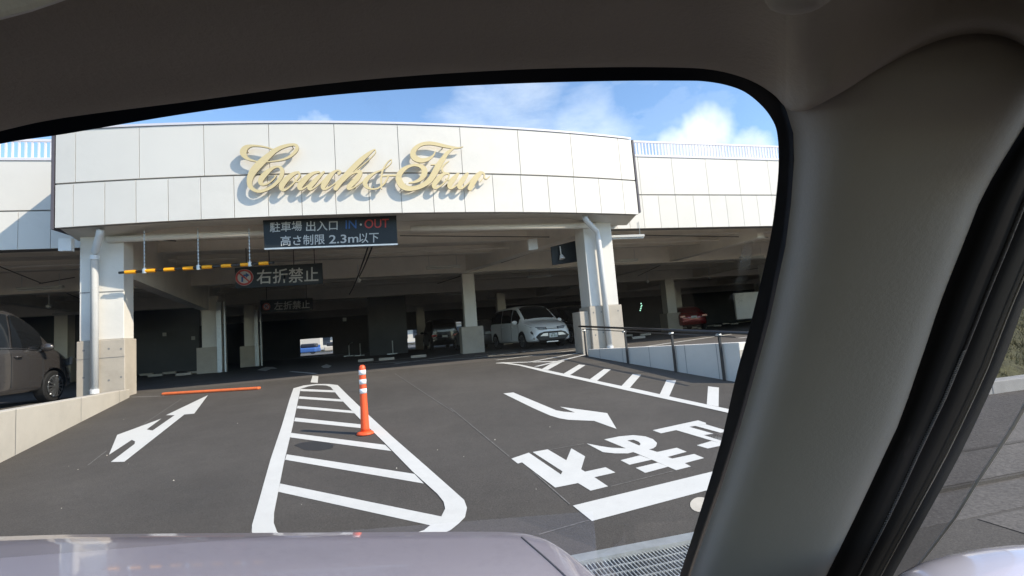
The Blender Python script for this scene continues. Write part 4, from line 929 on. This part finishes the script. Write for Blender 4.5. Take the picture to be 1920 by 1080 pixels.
# ================================================================== BEYOND AND BESIDE
# grassy bank and kerb right of the side road
kb = empty('road_kerb', (7.5, 4.7, -.5), label='pale stone kerb with dark side face along the foot of the grassy bank', cat='kerb')
KY = 4.64
def bank_z(x, y): return ramp_z(KY)+.14+min(1, max(0, (y-KY-.2)/2.2))**.8*(.52+.25*min(1, max(0, x-6.5)/6))
for i in range(26):
    b = MB(); b.box(5.9+i*.6, 5.9+i*.6+.594, KY, KY+.18, -1.2, ramp_z(KY)+.15); b.build('kerb_stone', M['kerb'], kb, bevel=.012)
b = MB(); rows = []
for j in range(22):
    y = KY+.16+j*.17; rows.append([(5.75+i*.17, y, bank_z(5.75+i*.17, y)+(random.uniform(-.05, .05) if j else -.03)) for i in range(100)])
b.grid(rows); tag(b.build('bank', M['grass'], smooth=True), kind='structure')
b = MB()
for i in range(12000):
    x = random.uniform(5.9, 14); y = random.uniform(KY+.2, KY+3.0); z = bank_z(x, y)
    a = random.uniform(0, 6.28); h = random.uniform(.04, .13); d = Vector((math.cos(a), math.sin(a), 0))*.008; l_ = Vector((random.uniform(-.06, .06), random.uniform(-.06, .06), h))
    p = Vector((x, y, z-.02)); b.add([p-d, p+d, p+l_], [(0, 1, 2)])
tag(b.build('grass', mat('dry_grass', (.20, .17, .08), .9, var=.5, vscale=6), fix=False), 'short dry brownish grass covering the bank', 'grass', kind='stuff')

# far outdoors seen through the openings
fb = empty('apartment_block', (-14, 78, 0), label='pale multi-storey block seen through the far exit opening', cat='building')
b = MB(); b.box(-22, 14, 84, 94, 0, 14); b.build('wall', M['far_cream'], fb)
for z in (1.2, 4.2, 7.2, 10.2):
    for i in range(14): MB().box(-21+i*2.5, -19.4+i*2.5, 83.96, 84.0, z, z+1.4).build('window', M['far_dark'], fb)
for z in (.6, 3.4, 6.4, 9.4): MB().box(-22, 14, 83.0, 83.9, z-.15, z).build('balcony', M['far_grey'], fb)
tk = empty('box_truck', (-13.5, 70, 0), label='pale truck with a blue side band standing outside the far exit', cat='truck')
b = MB(); b.box(-15.6, -11.2, 70, 72.2, .75, 2.4); b.build('cargo_box', M['far_cream'], tk, bevel=.04)
b = MB(); b.box(-17.2, -15.7, 70.1, 72.1, .5, 1.95); b.build('cab', M['far_grey'], tk, bevel=.15)
b = MB(); b.box(-17.0, -16.1, 70.06, 70.1, 1.2, 1.75); b.build('cab_window', M['far_dark'], tk)
b = MB(); b.box(-15.6, -11.2, 69.96, 69.99, .85, 1.2); b.build('side_band', M['far_blue'], tk)
for x in (-16.5, -14.6, -12.2): b = MB(); b.tube([(x, 69.9, .4), (x, 70.2, .4)], .38, 16); b.build('wheel', M['rubber'], tk)
for k, (x, c_, lb) in enumerate(((-11.2, 'far_blue', 'small blue car parked outside the far exit in daylight'), (-8.3, 'far_cream', 'small pale car parked outside the far exit beside the truck'))):
    e = empty('distant_car', (x, 62, 0), label=lb, cat='car', group='cars outside the far exit')
    b = MB(); b.box(x-1.0, x+1.0, 60.5, 64, .3, .85); b.build('body', M[c_], e, bevel=.12)
    b = MB(); b.box(x-.85, x+.85, 61.3, 63.3, .86, 1.35); b.build('cabin', M['far_dark'], e, bevel=.15)

# ================================================================== OWN CAR (the view is from its seat)
OC = empty('passenger_car', tuple(car_pt(.2, -.4, -1.5)), label='lilac grey car whose bonnet, headliner and windscreen pillar frame the view', cat='car')
GD = .46
def glass_t(px, py): d = ray(px, py); return GD/(d.dot(f0)+d.z)
def gp(px, py, k=1.): return CAM+ray(px, py)*(glass_t(px, py)*k)
# windscreen pane
inn = [(-420, 390), (-200, 318), (0, 270), (120, 251.5), (350, 213), (560, 185), (750, 168), (960, 157), (1150, 152), (1280, 151.5), (1323, 153), (1363, 160), (1397, 173), (1427, 197), (1447, 223), (1457, 250), (1460, 300), (1456, 360), (1443, 453), (1409, 600), (1382, 698), (1351, 831), (1307, 978), (1280, 1062), (1262, 1120)]
outr = [(-420, 368), (-200, 292), (0, 243), (120, 218), (350, 188), (560, 160), (750, 141), (960, 128.5), (1150, 124), (1280, 125), (1335, 129), (1380, 138), (1418, 153), (1452, 174), (1474, 203), (1488, 246), (1490, 300), (1487, 366), (1476, 460), (1446, 604), (1420, 700), (1388, 833), (1345, 980), (1318, 1064), (1300, 1122)]
def to_px(p):
    v = p-CAM; z = v.dot(fw); return (CX+F*v.dot(rt)/z, CY-F*v.dot(uu)/z)
def left_ext(x, y):     # the border carries on level to the far side of the windscreen
    v = gp(x, y)-CAM; r_, h = v.dot(r0), v.z
    return [to_px(car_pt(GD-hh, rr, hh)) for rr, hh in ((-1.12, h-.06), (-1.05, h-.025), (-.85, h-.008), (-.65, h-.002))]
inn = left_ext(*inn[0])+inn; outr = left_ext(*outr[0])+outr
def smooth_pts(P, n=5):
    c = catmull([(x, y, 0) for x, y in P], n); return [(x, y) for x, y, _ in c]
si, so = smooth_pts(inn), smooth_pts(outr)
b = MB(); b.grid([[gp(*p, .992) for p in si], [gp(*p, .992) for p in so], [gp(p[0], p[1], .989) for p in so]]); b.build('windscreen_border', M['frit'], OC)
# headliner: edge follows border top then the pillar seam
edge = smooth_pts(left_ext(-420, 372)+[(-420, 372), (-200, 296), (0, 246), (120, 221), (350, 191), (560, 163), (750, 144), (960, 131), (1150, 126), (1280, 127), (1335, 131), (1380, 141), (1418, 156), (1450, 177), (1468, 196), (1482, 207), (1500, 209), (1522, 203), (1580, 172), (1650, 130), (1730, 88), (1800, 66), (1870, 66), (1930, 92), (2000, 150), (2100, 260)])
def seamk(i): # nearer factor along the edge
    x = edge[i][0]; q = min(1, max(0, (x-1455)/110)); q = q*q*(3-2*q)
    return .975-.125*q-.04*min(1, max(0, (x-1540)/260))
def tbase(x, y):
    return glass_t(min(x, 1470), y if x < 1470 else 200)
rows = []
for dy, k in ((0, 1.0), (-3, .985), (-8, .968), (-20, .942), (-45, .905), (-90, .848), (-150, .775), (-260, .675), (-420, .58), (-700, .47)):
    r_ = []
    ww = min(1, -dy/170); ww = ww*ww*(3-2*ww)
    for i, (x, y) in enumerate(edge):
        nx_ = min(1, max(0, (x-1350)/260)); nx_ = nx_*nx_*(3-2*nx_)
        up_y = y+dy*(1-.25*nx_)
        r_.append(CAM+ray(x+dy*-.05*min(1, max(0, (x-1380)/260)), up_y)*(tbase(x, y)*(seamk(i)*(1-ww)+.93*ww)*k))
    rows.append(r_)
last = rows[-1]; rows.append([p+u0*.03-f0*.15 for p in last]); rows.append([p-f0*1.9+u0*.06 for p in last])
rows = [[CAM+ray(*edge[i])*(tbase(*edge[i])*seamk(i)*1.02) for i in range(len(edge))]]+rows
MB().grid(rows).build('headliner', M['headliner'], OC, smooth=True)
# roof skin and far side
b = MB(); b.grid([[car_pt(d, r_, .30-.5*max(0, d-.15)) for r_ in (-1.2, -.9, -.4, .1, .45, .55)] for d in (-1.8, -1, -.2, .15, .27)]); b.build('roof', M['lilac'], OC, smooth=True, solid=.01)
# sun visor corner top left, clip top right
tv = [(-60, 46), (0, 38), (60, 22), (130, -2), (200, -40), (-60, -60)]
b = MB(); P = [CAM+ray(x, y)*.185 for x, y in tv]; Q = [CAM+ray(x, y)*.195 for x, y in tv]; k = len(P)
b.add(P+Q, [list(range(k)), list(range(k, 2*k))[::-1]]+[(i, (i+1) % k, k+(i+1) % k, k+i) for i in range(k)]); b.build('sun_visor', mat('visor_fabric', (.75, .72, .67), .9, bump=.2, bscale=200), OC, bevel=.003)
b = MB(); c = CAM+ray(1500, -10)*.19; rr = []
for i in range(9):
    a = math.pi*i/8; rr.append([c-u0*.006*math.cos(a)+(rt*.013*math.cos(q*6.283/16)+fw*.010*math.sin(q*6.283/16))*math.sin(a) for q in range(16)])
b.grid(rr, closed=True); b.build('visor_clip', M['pillar'], OC, smooth=True)
# A pillar trim
def lin(tab, y): return interp(tab, y)[0]
Lt = [(-300, 1380), (120, 1440), (170, 1456), (205, 1474), (250, 1487.5), (300, 1489), (383, 1483), (460, 1473), (600, 1443), (689, 1419), (800, 1388), (911, 1353), (1071, 1297), (1180, 1262)]
Rt = [(-300, 2190), (-50, 2080), (100, 1998), (237, 1920), (322, 1867), (375, 1838), (448, 1810), (497, 1790), (575, 1760), (640, 1739), (689, 1722), (787, 1689), (844, 1662), (911, 1631), (996, 1591), (1080, 1549), (1180, 1496)]
St = [(-300, 2290), (-50, 2150), (200, 2000), (379, 1920), (469, 1884), (538, 1855), (640, 1815), (707, 1787), (751, 1769), (831, 1730), (902, 1698), (978, 1662), (1080, 1609), (1180, 1552)]
Ft = [(-300, 2340), (-50, 2210), (240, 2050), (514, 1921), (583, 1892), (640, 1870), (698, 1848), (782, 1809), (858, 1772), (938, 1729), (1004, 1692), (1080, 1651), (1180, 1594)]
Gt = [(-300, 2370), (-50, 2240), (240, 2080), (567, 1921), (640, 1896), (680, 1880), (751, 1849), (836, 1809), (889, 1781), (982, 1729), (1080, 1674), (1180, 1616)]
Vt = [(-300, 2400), (240, 2170), (600, 1995), (769, 1920), (849, 1868), (911, 1827), (978, 1786), (1040, 1738), (1080, 1706), (1180, 1640)]
ys = [-300, -150, -50, 0, 50, 100, 130, 160, 190, 208, 230, 250, 275, 300, 340, 383, 420, 460, 510, 560, 600, 650, 689, 745, 800, 853, 911, 970, 1030, 1080, 1180]
def tL(y): return glass_t(lin(Lt, y), y)
b = MB(); rows = []
us = [0, .03, .06, .10, .15, .22, .32, .45, .6, .75, .88, .96, 1.0]; ks = [.968, .95, .925, .900, .880, .862, .848, .838, .832, .83, .835, .85, .88]
for y in ys:
    l_, r_ = lin(Lt, y), lin(Rt, y); t0 = tL(max(y, 150)); rows.append([CAM+ray(l_+(r_-l_)*u, y)*(t0*k*1.015) for u, k in zip(us, ks)])
MB().grid(rows).build('pillar_trim', M['pillar'], OC, smooth=True)
rows = []
for y in [y for y in ys if y >= 100]:
    e = CAM+ray(lin(Lt, y)+14, y)*tL(y); v = e-CAM; re_, he = v.dot(r0), v.z
    rows.append([car_pt(GD-he, -1.15+(re_+1.15)*i/10, he) for i in range(11)])
h1 = rows[0][0].z-CAM.z
rows.insert(0, [car_pt(GD-.215, -1.15+(rows[0][10]-CAM).dot(r0)*i/10+1.15*i/10, .215) for i in range(11)])
MB().grid(rows).build('windscreen', M['win'], OC, smooth=True, fix=False)
# dusty smear on the glass near the pillar
sm = []
for x0, x1, y in ((1396, 1412, 452), (1388, 1408, 490), (1376, 1400, 530), (1366, 1392, 565), (1356, 1384, 600)):
    sm.append([gp(x0+(x1-x0)*k/4, y, .9965) for k in range(5)])
MB().grid(sm).build('glass_smear', M['smear'], OC, smooth=True, fix=False)
def band(ta, tb, ka, kb_, m, name, bulge=.0, n=6, rough=0):
    rows = []
    for j, y in enumerate(ys):
        a, c = lin(ta, y), lin(tb, y); t0 = tL(max(y, 150)); r_ = []
        for i in range(n+1):
            u = i/n; r_.append(CAM+ray(a+(c-a)*u, y)*(t0*((ka+(kb_-ka)*u)-bulge*math.sin(math.pi*u))))
        rows.append(r_)
    return MB().grid(rows).build(name, m, OC, smooth=True)
band(Rt, St, .90, .93, M['seal'], 'door_seal', .03)
band(St, Ft, .96, 1.05, M['seal'], 'door_frame', .03)
band(Ft, Gt, 1.05, 1.08, M['rubber'], 'window_channel', .01)
def line_tube(tab, k, r_, m, name, dx=0, ymin=-300):
    return MB().tube([CAM+ray(lin(tab, y)+dx, y)*(tL(max(y, 150))*k) for y in ys if y >= ymin], r_, 8).build(name, m, OC, smooth=True)
line_tube(St, .925, .0016, M['seal2'], 'seal_lip', 0)
line_tube(Ft, 1.02, .0009, M['pillar'], 'frame_edge', 0)
# stitched ribs of the seal
b = MB()
for k in range(95):
    y = 660+k*4.4; x = lin(St, y); t_ = tL(y)*.918; p = CAM+ray(x-3, y)*t_; q = CAM+ray(x+4, y-3)*t_; b.bar(p, q, .0007, .0007)
b.build('seal_ribs', M['seal2'], OC)
# door window glass and smoked visor
def pane(ta, tb, k, m, name):
    return MB().grid([[CAM+ray(lin(ta, y), y)*(tL(max(y, 150))*k), CAM+ray(lin(tb, y), y)*(tL(max(y, 150))*(k+.02))] for y in ys]).build(name, m, OC, smooth=True, fix=False)
pane(Gt, Vt, 1.16, M['visor'], 'rain_visor'); line_tube(Vt, 1.175, .0022, M['pillar'], 'visor_rim')
far = [(y, x+900) for y, x in Gt]
pane(Gt, far, 1.10, M['sidewin'], 'door_window')
# bonnet and wing
ht = -.5
fe = smooth_pts([(-500, 1030), (-200, 1012), (0, 1006), (120, 1002.5), (300, 1000.5), (500, 999), (700, 998), (880, 997), (955, 998), (990, 1002), (1020, 1012), (1050, 1031), (1080, 1056), (1105, 1082), (1125, 1112), (1140, 1150)])
def hood_pt(x, y, h): d = ray(x, y); return CAM+d*(h/d.z)
E0 = [hood_pt(x, y, ht) for x, y in fe]
def loc_(p): v = p-CAM; return v.dot(f0), v.dot(r0), v.z
cut_i = min(range(len(fe)), key=lambda i: abs(fe[i][0]-962)); rows = []
near = [car_pt(.80, max(-1.55, loc_(p)[1]*.95-.02*0), -.50+.0) for p in E0]
for k in range(9):
    s_ = k/8; r_ = []
    for p, q in zip(E0, near):
        v = p.lerp(q, s_); v.z += .032*math.sin(min(1, s_*1.0)*math.pi*.5) if s_ else 0; r_.append(v)
    rows.append(r_)
for dr, dz in ((.012, -.006), (.03, -.022), (.06, -.06), (.09, -.16), (.10, -.45)):
    r_ = []
    for i, p in enumerate(E0):
        a, c = E0[max(i-1, 0)], E0[min(i+1, len(E0)-1)]; tn = (c-a).normalized(); nn_ = Vector((-tn.y, tn.x, 0)); r_.append(p+nn_*dr+u0*dz)
    rows.insert(0, r_)
seamr = [hood_pt(x, y, ht) for x, y in ((962, 998), (990, 1018), (1015, 1040), (1040, 1062), (1062, 1083), (1080, 1105))]
MB().grid(rows).build('bonnet', M['lilac'], OC, smooth=True)
def drop(p):  # height of the bonnet skin above its rim at this spot
    return Vector((0, 0, .004))
b = MB(); pts = []
for x, y in ((962, 998), (978, 1008), (1000, 1027), (1022, 1046), (1044, 1066), (1062, 1083), (1080, 1103)):
    pts.append((x, y))
# the shut line lies on the bonnet skin: find the skin point under each pixel
from mathutils.bvhtree import BVHTree
ho = bpy.data.objects['bonnet']; bv = BVHTree.FromPolygons([v.co[:] for v in ho.data.vertices], [p.vertices[:] for p in ho.data.polygons]); hw = world_of(OC) @ ho.matrix_parent_inverse; hwi = hw.inverted()
sp = []
for x, y in pts:
    d = ray(x, y).normalized(); h = bv.ray_cast(hwi @ CAM, hwi.to_3x3() @ d)
    if h[0] is not None: sp.append(hw @ h[0]+Vector((0, 0, .0005)))
if len(sp) > 1: b.tube(sp, .0022, 6); b.build('shut_line', M['black'], ho)
# dashboard, door, body below
b = MB(); b.grid([[car_pt(d, r_, h) for r_ in (-1.45, -.9, -.4, .1, .50)] for d, h in ((-.35, -1.0), (-.3, -.75), (.0, -.68), (.22, -.62), (.35, -.53), (.6, -.50), (.80, -.515), (.86, -.56))]); b.build('dashboard', M['dash'], OC, smooth=True, solid=.01)
b = MB(); b.grid([[car_pt(d, r_, h) for d in (-1.9, -1, -.3, .2, .42)] for r_, h in ((.50, -.44), (.53, -.46), (.57, -.5), (.60, -.8), (.56, -1.25))]); b.build('door', M['lilac'], OC, smooth=True, solid=.02)
b = MB(); b.grid([[car_pt(d, r_, h) for d in (-1.9, -1, -.3, .3, .62)] for r_, h in ((-1.5, -.30), (-1.53, -.34), (-1.57, -.5), (-1.60, -.8), (-1.56, -1.25))]); b.build('door', M['lilac'], OC, smooth=True, solid=.02)
b = MB(); b.box(-1.5, .5, -1.95, -1.9, -1.2, -.25, X=Matrix(((r0.x, f0.x, 0, CAM.x), (r0.y, f0.y, 0, CAM.y), (0, 0, 1, CAM.z), (0, 0, 0, 1)))); b.box(-1.5, .5, -1.9, .7, -1.25, -1.2, X=Matrix(((r0.x, f0.x, 0, CAM.x), (r0.y, f0.y, 0, CAM.y), (0, 0, 1, CAM.z), (0, 0, 0, 1)))); b.build('floor_pan', M['dash'], OC)
for d, r_ in ((.95, -1.2), (.95, .15), (-1.6, -1.35), (-1.6, .42)):
    p = car_pt(d, r_, 0); gz = zG if p.y < 2.45 else ramp_z(p.y); b = MB(); b.tube([Vector((p.x, p.y, gz+.31))-r0*.1, Vector((p.x, p.y, gz+.31))+r0*.1], .31, 28); b.build('wheel', M['rubber'], OC)
for rr in (.478, -1.40):
    MB().grid([[car_pt(d, rr, h) for d in (-1.9, -1, -.3, .2, .5)] for h in (-.455, -.7, -1.2)]).build('added_door_lining', M['dash'], OC, solid=.01)  # unseen black panels added to keep sunlit doors out of the windscreen reflection
MB().grid([[car_pt(d, rr, h) for d in (-1.9, -1, -.3, .2, .5)] for rr, h in ((.47, -.46), (.475, -.425), (.56, -.425), (.575, -.47))]).build('added_door_ledge', M['dash'], OC)  # black cap added over the sunlit door top to stop its reflected streak
# far side windscreen pillar and rear pillar blocks
MB().tube([car_pt(.30, -1.14, .15), car_pt(.62, -1.20, -.17), car_pt(1.0, -1.26, -.55)], [.05, .045, .05], 12).build('pillar_trim', M['pillar'], OC, smooth=True)
# wing mirror housing
b = MB(); c = CAM+ray(1960, 1150)*.60; rr = []
for i in range(15):
    a = math.pi*i/14; sa = math.sin(a)**.7
    rr.append([c+r0*(-.19*math.cos(a))+(u0*.075*abs(math.sin(q*6.283/28))**.8*(1 if math.sin(q*6.283/28) > 0 else -1)+f0*.07*math.cos(q*6.283/28))*sa for q in range(28)])
b.grid(rr, closed=True); wm = b.build('wing_mirror', M['lilac_lt'], OC, smooth=True)

for o in list(bpy.data.objects):
    if o.name.startswith('tmp') or o.name == 'cut': bpy.data.objects.remove(o)
